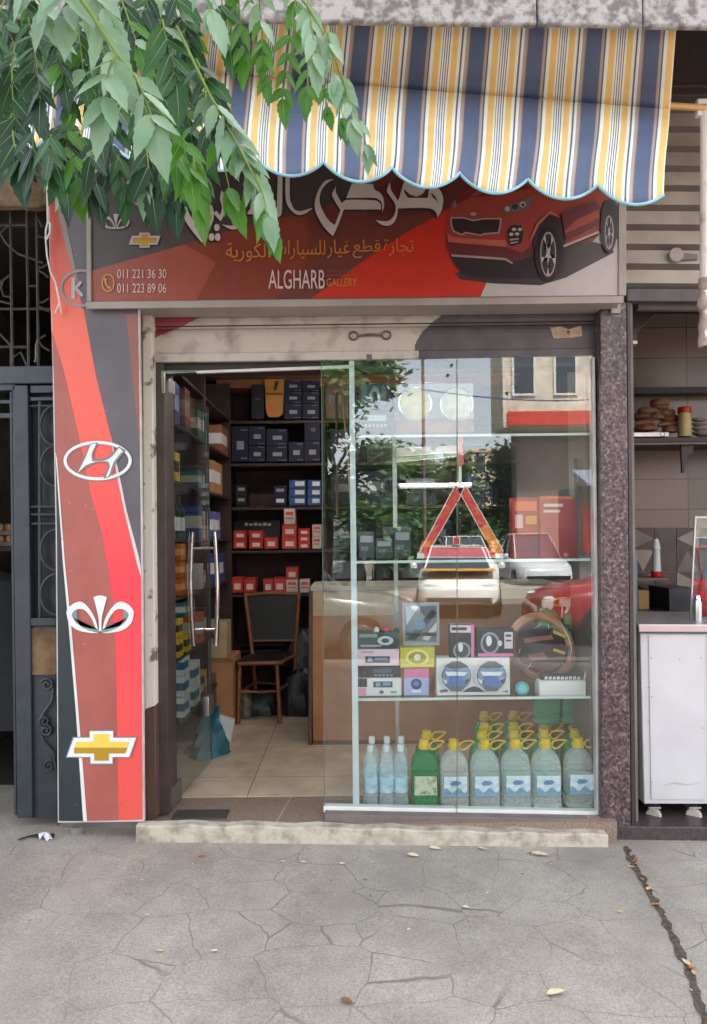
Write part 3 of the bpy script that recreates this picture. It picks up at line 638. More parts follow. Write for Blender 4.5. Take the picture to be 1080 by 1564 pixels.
g = MB(); g.pp([(237,548),(251,548),(258,1244),(239,1248)], .03, .18, mat('dark_jamb', (70,58,52), .5, var=.2)); g.build('jamb_board', jb, .004)
g = MB(); g.pp([(237,552),(905,543),(905,560),(237,568)], .05, .12, mat('dark_header', (44,38,38), .6)); g.build('header', jb, .003)

# ================================================================ GLASS DOOR, swung inwards
dr = thing('glass_door', 'frameless glass door swung open into the shop with long steel pull handles', 'door', P(256,1236,.10))
hx0, hy0 = P(256,900,.10).x, .10; hx1, hy1 = P(320,900,.88).x, .88
dv = Vector((hx1-hx0, hy1-hy0, 0)).normalized(); dn = Vector((dv.y, -dv.x, 0))
H0 = Vector((hx0, hy0, 0)); W = math.hypot(hx1-hx0, hy1-hy0)
def dbox(mb, a0, a1, z0, z1, t0, t1, m):
    q = [H0 + dv*a0 + dn*t0, H0 + dv*a1 + dn*t0, H0 + dv*a1 + dn*t1, H0 + dv*a0 + dn*t1]
    mb.prism([p + Vector((0,0,z0)) for p in q], (0,0,z1-z0), m)
g = MB(); dbox(g, .0, W, .10, 2.33, -.005, .005, door_glass); g.build('glass_leaf', dr, 0, 0)
g = MB()
dbox(g, -.004, .0, .10, 2.33, -.006, .006, glass_edge); dbox(g, W, W+.004, .10, 2.33, -.006, .006, glass_edge); g.build('glass_edge', dr)
g = MB(); dbox(g, -.02, .16, .088, .20, -.014, .014, mat('dull_steel', (120,116,110), .4, .6)); g.build('patch_fitting', dr, .004)
g = MB(); dbox(g, -.03, .12, 2.27, 2.345, -.014, .014, steel); g.build('patch_fitting', dr, .004)
g = MB(); dbox(g, W-.10, W+.012, .40, .52, -.016, .016, steel); g.build('lock', dr, .004)
for s in (-1, 1):
    g = MB(); a = W - .12; off = dn * (.07*s)
    q = H0 + dv*a
    pts = [q + off + Vector((0,0,z)) + dn*(.014*s*math.sin((z-.84)/.70*math.pi)) for z in [.84 + .70*i/12 for i in range(13)]]
    g.tube(pts, .015, chrome, 14)
    for z in (.94, 1.44): g.tube([q + Vector((0,0,z)) + dn*.004*s, q + off + Vector((0,0,z)) + dn*.012*s], .008, chrome, 10)
    g.build('pull_handle', dr)
g = MB(); g.pp([(246,566),(300,564.5),(300,568.5),(252,570),(252,600),(247,600)], .022, .02, chrome); g.build('top_hinge', dr, .002)
g = MB(); g.pp([(300,566),(540,557),(540,562),(300,570)], .028, .02, mat('bright_rail', (216,212,204), .3)); tag(g.build('door_track', None, .002), 'slim bright steel rail along the top of the doorway', 'rail')
g = MB(); g.box(-.94,-.66,-.02,.1,.081,.087, mat('floor_plate', (92,88,84), .35, .4, scale=40)); tag(g.build('floor_plate', None, .002), 'dark metal floor plate let into the threshold under the glass door', 'floor plate')

# ================================================================ SHOP WINDOW
wi = thing('shop_window', 'large two-pane display window with slim metal frame right of the doorway', 'window', (0.5, 0, .1))
g = MB(); g.pp([(492,552),(697.6,547),(697.6,1234),(496,1233)], .0, .010, pane_glass); g.build('pane', wi, 0, 0)
g = MB(); g.pp([(699,547),(906,543),(914,1240),(699,1236)], .0, .010, pane_glass); g.build('pane', wi, 0, 0)
g = MB(); g.pp([(490.5,552),(491.6,552),(496.1,1233),(495,1233)], -.001, .012, glass_edge); g.pp([(698,547),(699,547),(699,1236),(698,1236)], -.0015, .012, glass_edge); g.build('glass_edge', wi, 0, 0)
railm = mat('white_rail', (226,226,222), .45, var=.05)
g = MB(); g.pp([(494,1232),(697,1236),(697,1245),(494,1241)], -.012, .05, railm); g.pp([(698,1236),(916,1240),(917,1250),(698,1245)], -.011, .05, railm); g.build('bottom_rail', wi, .003)
postm = mat('pale_blue_post', (206,218,222), .4, var=.06)
g = MB(); g.pp([(533,546),(541,546),(549,1228),(539,1228)], .03, .035, postm); g.build('post', wi, .003)
g = MB(); g.pp([(905,545),(909,545),(918,1247),(913,1247)], -.014, .06, mat('jamb_white', (206,198,198), .4)); g.build('jamb', wi, .002)
g = MB(); g.pp([(893,548),(904,548),(910,1238),(903,1238)], .06, .3, mat('dark_side_panel', (110,98,88), .6, var=.2, scale=4)); g.build('side_panel', wi, .002)
g = MB(); g.disc(P(684,573,-.001), .008, (0,-1,0), .002, blackp, 14); g.build('glass_plug', wi)
g = MB(); g.pp([(496,1244),(920,1252),(922,1264),(496,1256)], -.07, .2, mat('grey_plinth', (122,110,104), .7, var=.15)); tag(g.build('window_plinth', None, .003), 'grey-brown plinth under the display window', 'plinth')

# display shelving behind the glass
ds = thing('display_rack', 'glass shelf rack with slim metal uprights behind the display window', 'shelf rack', (.6, .2, .1))
SH = {}
for nm, yy, xa in (('a',664,541),('b',856,541),('c',1066,543)):
    a, b = P(xa+3, yy+1.5, .05), P(902, yy-2, .05); z = (a.z+b.z)/2; SH[nm] = z
    g = MB(); g.box(a.x, b.x, .055, .42, z-.008, z, shelf_glass); g.build('shelf', ds, 0, 0)
    g = MB(); g.box(a.x, b.x, .048, .054, z-.010, z+.003, mat('shelf_edge', (206,216,214), .3)); g.build('shelf_edge', ds)
for px in (605, 897):
    g = MB(); a = P(px, 900, .43).x; g.box(a-.012, a+.012, .425, .45, .10, 2.2, alu); g.build('upright', ds, .002)

# granite pillar
pl = thing('granite_pillar', 'speckled purple-brown granite pillar between the shop window and the white cart', 'pillar', P(942,1260,-.05))
gm = bpy.data.materials.new('speckled_granite'); gm.use_nodes = True; nt = gm.node_tree; bs = nt.nodes['Principled BSDF']
tc = nt.nodes.new('ShaderNodeTexCoord'); vo = nt.nodes.new('ShaderNodeTexVoronoi'); vo.inputs['Scale'].default_value = 85; nz = nt.nodes.new('ShaderNodeTexNoise'); nz.inputs['Scale'].default_value = 55; nz.inputs['Detail'].default_value = 8
nt.links.new(tc.outputs['Object'], vo.inputs['Vector']); nt.links.new(tc.outputs['Object'], nz.inputs['Vector'])
mm = nt.nodes.new('ShaderNodeMix'); mm.data_type = 'RGBA'; mm.inputs[0].default_value = .6; nt.links.new(vo.outputs['Color'], mm.inputs[6]); nt.links.new(nz.outputs['Fac'], mm.inputs[7])
rp = nt.nodes.new('ShaderNodeValToRGB'); e = rp.color_ramp.elements; e[0].position = .32; e[0].color = L3((44,36,38)); e[1].position = .72; e[1].color = L3((134,116,114))
for p_, c_ in ((.45,(72,59,61)),(.58,(98,81,80))): x = e.new(p_); x.color = L3(c_)
nt.links.new(mm.outputs[2], rp.inputs[0]); nt.links.new(rp.outputs[0], bs.inputs['Base Color']); bs.inputs['Roughness'].default_value = .4
g = MB(); g.pp([(917,462),(957,462),(964,1266),(919,1264)], -.06, .3, gm); g.build('granite_face', pl, .004)
g = MB(); g.pp([(957.5,462),(963,462),(972,1262),(964.5,1266)], -.05, .3, mat('dark_granite_edge', (66,54,56), .45, var=.2, scale=50)); g.build('side_slab', pl, .003)

# ================================================================ GOODS IN THE WINDOW
def box_thing(name, label, cat, px, Y, depth, body, prints, group=None, bevel=.002, partname='print'):
    """carton seen from the front: px = (x0,y0,x1,y1); prints = list of (fx0,fy0,fx1,fy1,colour) in fractions of the front, or (polygon, colour)"""
    x0, y0, x1, y1 = px; c = P((x0+x1)/2, y1, Y)
    t = thing(name, label, cat, (c.x, Y + depth/2, c.z), group)
    g = MB(); g.pb(x0, y0, x1, y1, Y, depth, body); g.build('carton', t, bevel)
    if prints:
        g = MB(); it = []
        for pr in prints:
            if len(pr) == 2: it.append(([(x0+fx*(x1-x0), y0+fy*(y1-y0)) for fx, fy in pr[0]], pr[1]))
            else:
                a, b, c2, d, m = pr; it.append(([(x0+a*(x1-x0),y0+b*(y1-y0)),(x0+c2*(x1-x0),y0+b*(y1-y0)),(x0+c2*(x1-x0),y0+d*(y1-y0)),(x0+a*(x1-x0),y0+d*(y1-y0))], m))
        layers(g, it, Y, .0006); g.build(partname, t, 0, 0)
    return t
fo = lambda cx, cy, rx, ry, n=20: [(cx+rx*math.cos(2*math.pi*i/n), cy+ry*math.sin(2*math.pi*i/n)) for i in range(n)]
I = ink
cartonw, cartonp, cartonk, cartony = mat('carton_white', (226,224,224), .5, var=.05), mat('carton_pink', (232,206,216), .5, var=.05), mat('carton_black', (40,40,44), .4, var=.1), mat('carton_yellow', (206,192,74), .5, var=.08)
# third shelf
box_thing('camera_box', 'dark teal box with a product picture, topmost of the left stack on the window shelf', 'box', (546,966,607,991), .12, .10, mat('teal_dark', (58,78,78), .4), [(.05,.1,.5,.3,I((130,150,150))), (fo(.7,.5,.2,.28), I((196,206,214))), (fo(.7,.5,.1,.14), I((70,90,100))), (.08,.75,.6,.88,I((150,164,160)))])
box_thing('radio_box', 'pale pink box showing a car radio, second from top of the left stack', 'box', (545,992,610,1017), .10, .12, cartonp, [(.2,.42,.78,.82,I((62,66,78))), (.26,.5,.36,.74,I((150,170,200))), (.42,.5,.72,.62,I((120,150,190))), (.1,.1,.4,.22,I((216,150,176)))])
t = thing('car_radio', 'black car radio lying between the pink and the white box of the left window stack', 'car radio', P(580,1034,.16))
g = MB(); g.pb(547,1018,612,1035,.12,.14,blackp); g.build('radio_body', t, .003)
g = MB(); g.pb(570,1021.5,598,1028,.1185,.001,I((70,90,110))); [g.disc(P(x,1027,.1185), .012, (0,-1,0), .008, darkp, 14) for x in (556,605)]; [g.pb(572+i*6,1030,576+i*6,1032.5,.1185,.001,I((150,150,156))) for i in range(5)]; g.build('radio_face', t)
box_thing('radio_box', 'white box with pink corner and radio picture at the bottom of the stack', 'box', (546,1036,613,1063), .10, .13, cartonw, [(0,.02,.22,.5,I((40,40,46))), (0,.55,.2,.98,I((226,150,190))), (.36,.18,.8,.52,I((60,68,86))), (.42,.24,.52,.46,I((130,160,200))), (.58,.24,.76,.4,I((110,150,200))), (fo(.55,.78,.05,.1), I((90,90,96))), (.75,.72,.9,.84,I((150,150,160)))])
t = thing('battery_clamp', 'small red and white terminal clamp lying on the teal box in the window', 'clamp', P(588,966,.15))
g = MB(); c = P(590,961,.15); g.lathe((c.x,c.y,c.z-.012), [(.020,0),(.024,.008),(.02,.02),(.008,.024)], mat('red_plastic', (196,34,44), .35), 14); g.build('red_cap', t)
c = P(575,962,.14); g = MB(); g.lathe((c.x,c.y,c.z-.012), [(.012,0),(.016,.008),(.012,.022),(.004,.028)], cartonw, 12); g.build('clip', t); g = MB(); c = P(606,963,.15); g.lathe((c.x,c.y,c.z-.012), [(.014,0),(.016,.012),(.009,.022)], blackp, 12); g.build('clip', t)
t = thing('accessory_pack', 'silver blister pack with black straps standing above the yellow box in the window', 'blister pack', P(643,985,.2))
g = MB(); g.pb(615,921,671,986,.17,.03,mat('pack_card', (176,186,194), .4, var=.1)); g.build('card', t, .002)
g = MB(); layers(g, [([(619,926),(667,926),(667,980),(619,980)], I((120,126,134))), ([(619,926),(640,926),(621,955)], I((214,220,224))), ([(622,976),(660,931),(667,936),(634,979)], I((60,62,70))), ([(645,976),(667,950),(667,962),(654,979)], I((206,212,216))), (oval(641,955,10,7), I((86,130,170))), ([(620,966),(666,966),(666,972),(620,970)], I((40,42,48)))], .17); g.build('contents', t, 0, 0)
g = MB(); g.pb(617,924,669,983,.158,.010,clear_wrap); g.build('blister', t, .003)
box_thing('lamp_box', 'yellow box with a fog lamp picture in the window display', 'box', (611,989,664,1020), .11, .10, cartony, [(fo(.5,.5,.34,.4), I((236,226,150))), (fo(.5,.5,.26,.3), I((170,160,60))), (fo(.5,.48,.1,.16), I((240,236,200))), (.05,.82,.95,.95,I((230,214,90)))])
box_thing('bulb_box', 'small pink and blue box under the yellow lamp box in the window', 'box', (617,1021,655,1062), .11, .08, mat('carton_lilac', (206,190,226), .5), [(0,0,1,.35,I((214,120,160))), (0,.35,1,1,I((168,176,222))), (fo(.5,.58,.22,.2), I((40,60,96))), (fo(.5,.56,.12,.1), I((90,130,190))), (.3,.8,.7,.9,I((230,230,240)))])
g = MB(); g.prism([P(657,1062,.2),P(664,1030,.2),P(668,1030,.2),P(668,1062,.2)], (0,.04,0), mat('orange_card', (196,100,50), .5)); tag(g.build('orange_card', None), 'orange card wedged between the lilac box and the double headlight box', 'card')
t = thing('headlight_box', 'white double box with two round clear headlights in the middle of the window shelf', 'headlight box', P(723,1062,.14))
g = MB(); g.pb(667,1005,779,1062,.10,.09,cartonw); g.build('carton', t, .003)
lensm = mat('lamp_reflector', (150,176,214), .12, .8, var=.2, scale=30); ringm = chrome
for cx in (697, 751):
    g = MB(); c = P(cx,1033,.0985); rr = 25/FPX*3.7; g.disc(c, rr, (0,-1,0), .006, mat('lamp_rim', (70,76,88), .25, .5), 28, rr*.95); k = g.build('headlight', t, .002)
    h = MB(); c2 = Vector((c.x, c.y-.0062, c.z)); h.disc(c2, rr*.86, (0,-1,0), .003, lensm, 28); k2 = h.build('lens', k, .001)
    h = MB(); Yl = c2.y - .0034
    ring_px(h, cx, 1033, 25, 24, 2.2, Yl-.003, I((214,220,226)), 26); layers(h, [([(cx-17,1026),(cx+17,1026),(cx+13,1032),(cx-13,1032)], I((226,234,244))), ([(cx-10,1034),(cx+10,1034),(cx+14,1046),(cx-14,1046)], I((66,110,180))), ([(cx-19,1018),(cx-6,1010),(cx+6,1010),(cx+19,1018),(cx+8,1021),(cx-8,1021)], I((70,80,98))), ([(cx-16,1048),(cx+16,1048),(cx+8,1056),(cx-8,1056)], I((90,100,120))), ([(cx-22,1036),(cx-14,1040),(cx-16,1046)], I((210,220,230))), ([(cx+22,1036),(cx+14,1040),(cx+16,1046)], I((60,70,84)))], Yl-.003, .0003); h.build('lens_pattern', k, 0, 0)
g = MB(); layers(g, [([(706,1057),(715,1051),(724,1048),(733,1051),(742,1057)], I((60,60,66))), ([(672,1054),(684,1052),(684,1057),(672,1058)], I((120,120,126))), ([(766,1056),(776,1054),(776,1058)], I((120,120,126)))], .10); g.build('print', t, 0, 0)
box_thing('bulb_carton', 'upright black and pink lamp bulb box standing on the headlight box', 'box', (687,954,724,1005), .12, .07, cartonk, [(.02,.02,.98,.24,I((226,206,216))), (fo(.5,.78,.36,.26), I((150,154,160))), (fo(.5,.78,.28,.2), I((70,72,80))), (fo(.45,.68,.1,.14), I((226,226,226))), (.88,0,1,1,I((226,130,180))), (.08,.08,.7,.17,I((60,56,62)))])
box_thing('bulb_carton', 'black and pink lamp bulb box lying on the right half of the headlight box', 'box', (729,960,785,1005), .12, .08, cartonk, [(fo(.35,.5,.26,.38), I((150,156,162))), (fo(.35,.5,.2,.3), I((60,64,72))), (fo(.32,.42,.08,.18), I((230,230,232))), (.74,.12,.97,.68,I((216,206,210))), (.78,.2,.93,.28,I((70,66,72))), (.78,.38,.93,.44,I((70,66,72))), (.02,.84,.98,.95,I((226,130,180))), (fo(.62,.5,.06,.1), I((206,216,226)))])
# steering wheel cover in its clear bag
t = thing('steering_wheel_cover', 'tan and brown steering wheel cover in a clear bag on the window shelf', 'wheel cover', P(827,1042,.3))
g = MB(); n = 48; cc = P(827,988,.27); rx, ry = 45/FPX*3.87, 43/FPX*3.87
vs = []; fs = []; lm, lb = mat('tan_leather', (206,156,118), .5, var=.12), mat('brown_leather', (128,84,68), .45, var=.15)
pts = [cc + Vector((rx*math.cos(2*math.pi*i/n), .10*math.sin(2*math.pi*i/n), ry*math.sin(2*math.pi*i/n))) for i in range(n)]
g.tube(pts[0:21], .024, lm, 10); g.build('rim_upper', t); g = MB(); g.tube(pts[20:49] + [pts[0]] if False else pts[20:48] + [pts[0]],   .0242, lb, 10); g.build('rim_lower', t)
g = MB(); cq = [cc + Vector((a*rx*.82, .012+b*.08, b*ry*.80)) for a, b in [(math.cos(2*math.pi*i/24), math.sin(2*math.pi*i/24)) for i in range(24)]]
g.prism(cq, (0,.006,0), mat('brown_card', (70,42,38), .5, var=.25, scale=18)); g.build('backing_card', t)
g = MB(); layers(g, [([(800,975),(842,970),(846,976),(802,982)], I((150,96,80))), ([(846,962),(868,972),(866,976),(845,967)], I((206,180,50))), ([(846,990),(864,996),(862,1000),(845,994)], I((206,180,50))), ([(806,1000),(830,996),(838,1006),(812,1008)], I((130,84,72)))], .155); g.build('card_print', t, 0, 0)
g = MB(); bag = []
for i in range(30):
    a = 2*math.pi*i/30; k = 1 + .08*math.sin(3*a+.5) + .05*math.sin(7*a)
    bag.append(P(827 + 55*k*math.cos(a), 988 + 52*k*math.sin(a), .145 + .02*math.sin(5*a)))
ctr = P(827,988,.13); g.add(bag + [ctr], [(i, (i+1) % 30, 30) for i in range(30)], clear_wrap)
for i in range(5):
    a = rnd.uniform(0,6.28); x, y = 827+34*math.cos(a), 988+34*math.sin(a); l = rnd.uniform(3,9); b = rnd.uniform(0,3.14)
    stroke(g, [(x-l*math.cos(b),y-l*math.sin(b)),(x,y+1.5),(x+l*math.cos(b),y+l*math.sin(b))], [.2,.8,.2], .128, I((214,214,210)))
stroke(g, [(856,952),(868,972),(873,990),(870,1010)], [.6,1.8,1.4,.5], .127, I((206,200,192)))
g.build('clear_bag', t, 0, 0)
t = thing('air_freshener', 'small round turquoise air freshener beside the white tray in the window', 'air freshener', P(797,1062,.10))
g = MB(); c = P(797,1051,.10); g.disc(c, .036, (0,-1,0), .016, mat('turquoise', (66,164,176), .35), 24); g.build('case', t, .004)
g = MB(); g.disc(c - Vector((0,.0165,0)), .022, (0,-1,0), .002, mat('turquoise_dark', (120,196,206), .3), 20); g.build('cap', t, .001)
t = box_thing('white_tray_box', 'long white box with a black lettered top at the right end of the window shelf', 'box', (824,1040,895,1064), .09, .10, cartonw, [])
g = MB(); g.pb(826,1031,893,1040,.12,.07,blackp); g.build('lid', t, .002)
g = MB(); layers(g, [([(832+i*6.2,1033.4+(i%3)*.5),(836.4+i*6.2,1033.2),(836.4+i*6.2,1037.4),(832+i*6.2,1037.8)], I((214,214,214))) for i in range(9)], .12); g.build('print', t, 0, 0)
t = thing('spray_bottle', 'green bottle with white spray head behind the steering wheel cover', 'spray bottle', P(842,1010,.40))
grn, grnd, yel, whp = clearmat('green_liquid', (.25,.7,.4), (24,142,74), .6), clearmat('dark_green_bottle', (.2,.5,.35), (64,170,112), .7), mat('yellow_plastic', (228,190,32), .35, var=.05), mat('white_plastic', (224,226,226), .35, var=.04)
def spray(t, px, ytop, ybot, Y):
    c = P(px, ybot, Y); h = P(px, ytop, Y).z - c.z
    g = MB(); g.lathe(c, [(.04,0),(.045,.01),(.045,h*.55),(.02,h*.78),(.018,h*.8)], grnd, 16); g.build('bottle_body', t)
    g = MB(); g.lathe(c, [(.02,h*.8),(.02,h*.86),(.012,h*.88),(.012,h*.93)], whp, 12); g.box(c.x-.045, c.x+.015, c.y-.012, c.y+.012, c.z+h*.92, c.z+h, whp); g.tube([c+Vector((-.03,0,h*.93)), c+Vector((-.035,0,h*.8))], .005, whp, 6); g.build('spray_head', t)
c = P(842,1062,.38); t.location = c; spray(t, 842, 916, 1062, .38)
t = thing('spray_bottle', 'green bottle with white spray head at the far right above the white tray box', 'spray bottle', P(868,1062,.385)); spray(t, 869, 914, 1062, .385)
g = MB(); g.tube([P(892,1040,.12),P(895,1026,.12),P(899,1010,.12),P(902,998,.12)], .004, whp, 6); tag(g.build('white_strap', None), 'thin white curved strap standing at the right end of the window shelf', 'strap')

# second shelf: warning triangle and red packets
t = thing('warning_triangle', 'red reflective warning triangle with orange corners standing on the middle window shelf', 'warning triangle', P(704,853,.10))
rfl = mat('reflex_red', (226,44,62), .22, var=.12, scale=60); orf = mat('reflex_orange', (236,120,44), .25, var=.1, scale=60)
A, Bq, Cq = (704,739), (640,852), (768,852); a2, b2, c2 = (703,756), (664,836), (741,836)
Yt = .09
def seg(mb, o1, o2, i2, i1, m, Yv): mb.pp([o1,o2,i2,i1], Yv, .010, m)
g = MB(); seg(g, (697,741),(646,834),(660,834),(703,757),rfl,Yt); g.build('side_bar', t, .002)
g = MB(); seg(g, (711,741),(744,800),(733,806),(704,757),rfl,Yt+.002); g.build('side_bar', t, .002)
g = MB(); g.pp([(641,836),(745,836),(757,850),(640,851)], Yt-.003, .012, rfl); g.build('bottom_bar', t, .002)
g = MB(); g.pp([(646,826),(664,827),(660,836),(641,837)], Yt-.001, .01, orf); g.build('corner', t, .002); g = MB(); g.pp([(744,801),(769,843),(768,851),(757,851),(733,806)], Yt-.004, .012, orf); g.build('corner', t, .002)
g = MB(); el = I((236,206,206))
for a, b in (((696,740),(640,845)),((704,757),(659,836)),((705,757),(742,824)),((711,741),(769,842)),((660,836),(742,836)),((640,851),(768,851)),((711,741),(703,757))): stroke(g, [a,b], 1.3, Yt-.0065, el)
g.build('edge_line', t, 0, 0)
g = MB(); g.pp([(638,844),(648,846),(648,853),(637,853)], Yt-.005, .02, whp); g.build('foot', t, .001); g = MB(); g.pp([(758,846),(769,845),(769,853),(758,853)], Yt-.006, .02, whp); g.build('foot', t, .001)
t = thing('hanging_tag', 'red plastic tag on a white stem hanging just above the warning triangle', 'tag', P(703,690,.1))
g = MB(); g.pp([(699,667),(707,667),(708,674),(706,682),(709,705),(706,712),(700,712),(697,704),(700,682),(698,674)], .09, .006, mat('pale_red', (216,90,84), .4)); g.build('tag_plate', t, .001)
g = MB(); g.pb(701,712,705,741,.092,.004,whp); g.build('stem', t)
t = box_thing('red_packet', 'red and orange printed packet standing left of the plain red packet in the window', 'packet', (782,760,824,853), .25, .06, mat('packet_red', (176,44,36), .4), [(.1,.06,.9,.22,I((236,110,44))), (.12,.28,.4,.5,I((240,190,180))), (.5,.3,.9,.44,I((230,150,60))), (.1,.62,.9,.9,I((150,30,30)))])
box_thing('red_packet', 'plain red packet with two short white lines in the window', 'packet', (825,758,881,853), .22, .08, mat('packet_red2', (184,30,32), .35), [(.1,.12,.62,.17,I((240,220,220))), (.1,.22,.55,.26,I((240,220,220))), (.0,0,1,.04,I((236,120,60))), (.08,.5,.9,.9,I((170,22,28)))])
t = box_thing('relay_box', 'grey electrical box with a yellow label high at the right of the window', 'box', (877,700,899,762), .20, .05, mat('relay_grey', (84,88,90), .5), [(.2,.35,.7,.58,I((214,196,60)))])
box_thing('thermostat_box', 'small pale grey box under the electrical box at the right of the window', 'box', (884,768,899,800), .20, .05, cartonw, [(.2,.2,.8,.5,I((150,160,160)))])
for i, (x0, y0, x1, y1, lab) in enumerate(((548,812,572,853,'dark parts carton at the left end of the middle window shelf'),(574,822,600,853,'low dark parts carton second from the left on the middle window shelf'),(602,806,628,853,'tall dark parts carton just left of the warning triangle'))):
    box_thing('parts_carton', lab, 'box', (x0,y0,x1,y1), .27, .08, mat('carton_slate', (70,76,82), .5), [(.1,.15,.9,.4,I((150,160,164))), (.15,.55,.6,.7,I((110,120,126)))])

# top shelf: radio, speaker, round lamps
t = thing('car_stereo', 'black car stereo with pale display on the top window shelf', 'car stereo', P(573,661,.15))
g = MB(); g.pb(543,628,603,661,.12,.12,blackp); g.build('stereo_body', t, .003)
g = MB(); g.pb(554,634,590,643,.1185,.001,I((150,170,170))); [g.disc(P(x,650,.1185), .013, (0,-1,0), .01, darkp, 14) for x in (550,597)]; [g.pb(557+i*6,648,561+i*6,652,.1185,.001,I((150,156,160))) for i in range(6)]; g.build('stereo_face', t)
t = thing('speaker_carton', 'dark patterned carton standing on the car stereo on the top window shelf', 'box', P(573,628,.16))
g = MB(); g.pb(549,585,598,628,.13,.08,mat('carton_night', (44,54,62), .4, var=.2, scale=25)); g.build('carton', t, .002)
g = MB(); layers(g, [([(552+i*15,590),(560+i*15,590),(560+i*15,620),(552+i*15,620)], I((70+i*8,88,104))) for i in range(3)] + [(oval(573,606,9,13), I((110,126,140))), (oval(573,606,5,8), I((30,36,44)))], .13); g.build('print', t, 0, 0)
t = thing('fog_lamp_pack', 'blister pack of two round fog lamps on the top window shelf', 'lamp pack', P(665,661,.14))
g = MB(); g.pb(604,640,724,661,.16,.05,mat('pack_orange', (150,104,84), .5, var=.2)); g.build('base', t, .003)
g = MB(); g.pb(606,586,723,640,.20,.01,mat('pack_pale', (168,176,172), .5, var=.1)); g.build('backing_card', t, .002)
for cx, nm, colr in ((634,'a',(222,206,120)),(697,'b',(226,224,190))):
    c = P(cx,618,.165); g = MB(); rr = 24/FPX*3.77
    vs = [(rr*math.cos(q)*1.0, rr*math.sin(q)) for q in (0,)]
    prof = [(rr,0),(rr*1.0,.012),(rr*.86,.020),(rr*.6,.027),(rr*.25,.031),(.001,.032)]
    n = 26; V = []; Fc = []
    for r_, z_ in prof:
        for j in range(n): a = 2*math.pi*j/n; V.append(c + Vector((r_*math.cos(a), -z_, r_*math.sin(a))))
    for i in range(len(prof)-1):
        for j in range(n): Fc.append((i*n+j, i*n+(j+1)%n, (i+1)*n+(j+1)%n, (i+1)*n+j))
    g.add(V, Fc, mat('lens_'+nm, colr, .15, .0, var=.12, scale=24, bump=.1)); k = g.build('fog_lamp', t)
    h = MB(); h.tube([c + Vector((rr*1.02*math.cos(2*math.pi*i/28), -.008, rr*1.02*math.sin(2*math.pi*i/28))) for i in range(28)], .006, chrome, 8, True); h.build('rim', k)
g = MB(); g.pb(603,584,725,641,.115,.012,clear_wrap); g.build('blister', t, .004)

# bottom: bottles and canisters
clear_w = clearmat('water_bottle', (.93,.98,.99), (232,244,246), .22); clear_b = clearmat('clear_jug', (.93,.98,.98), (244,250,250), .25)
blabel, blabel2 = mat('label_blue', (176,208,228), .4, scale=30, rgb2=(232,240,244), lo=.3, hi=.6, detail=4), mat('label_pale', (206,226,232), .4, var=.2, scale=30, rgb2=(120,170,200))
def small_bottle(px, ybot, Y, label):
    c = P(px, ybot, Y); t = thing('water_bottle', label, 'bottle', c, 'small clear bottles with white caps')
    g = MB(); g.lathe(c, [(.034,0),(.038,.006),(.038,.035),(.036,.040),(.038,.045),(.038,.16),(.036,.168),(.038,.176),(.037,.215),(.030,.245),(.016,.275),(.014,.285)], clear_w, 18); g.build('bottle_body', t)
    g = MB(); g.lathe(c, [(.0388,.075),(.0389,.077),(.0389,.150),(.0388,.152)], blabel2, 18); g.build('label', t)
    g = MB(); g.lathe(c, [(.016,.281),(.0165,.283),(.0165,.312),(.014,.315)], whp, 14); g.build('cap', t)
    return t
sb = small_bottle(566, 1230, .09, 'small clear bottle with white cap, front row leftmost in the window')
p0 = P(566,1230,.09)
for px, Y, lab in ((591,.09,'small clear bottle with white cap, front row middle of three in the window'),(613,.09,'small clear bottle with white cap, front row next to the green canister'),(569,.24,'small clear bottle with white cap, back row leftmost behind the front three'),(592,.24,'small clear bottle with white cap, back row middle behind the front three'),(614,.24,'small clear bottle with white cap, back row beside the green canister')):
    q = P(px, 1230, Y); dup(sb, (q.x, Y, p0.z), lab)
lab_dark, lab_mid = mat('label_wave', (128,176,212), .4, var=.2, scale=40), mat('label_badge', (104,150,200), .4, var=.2, scale=60)
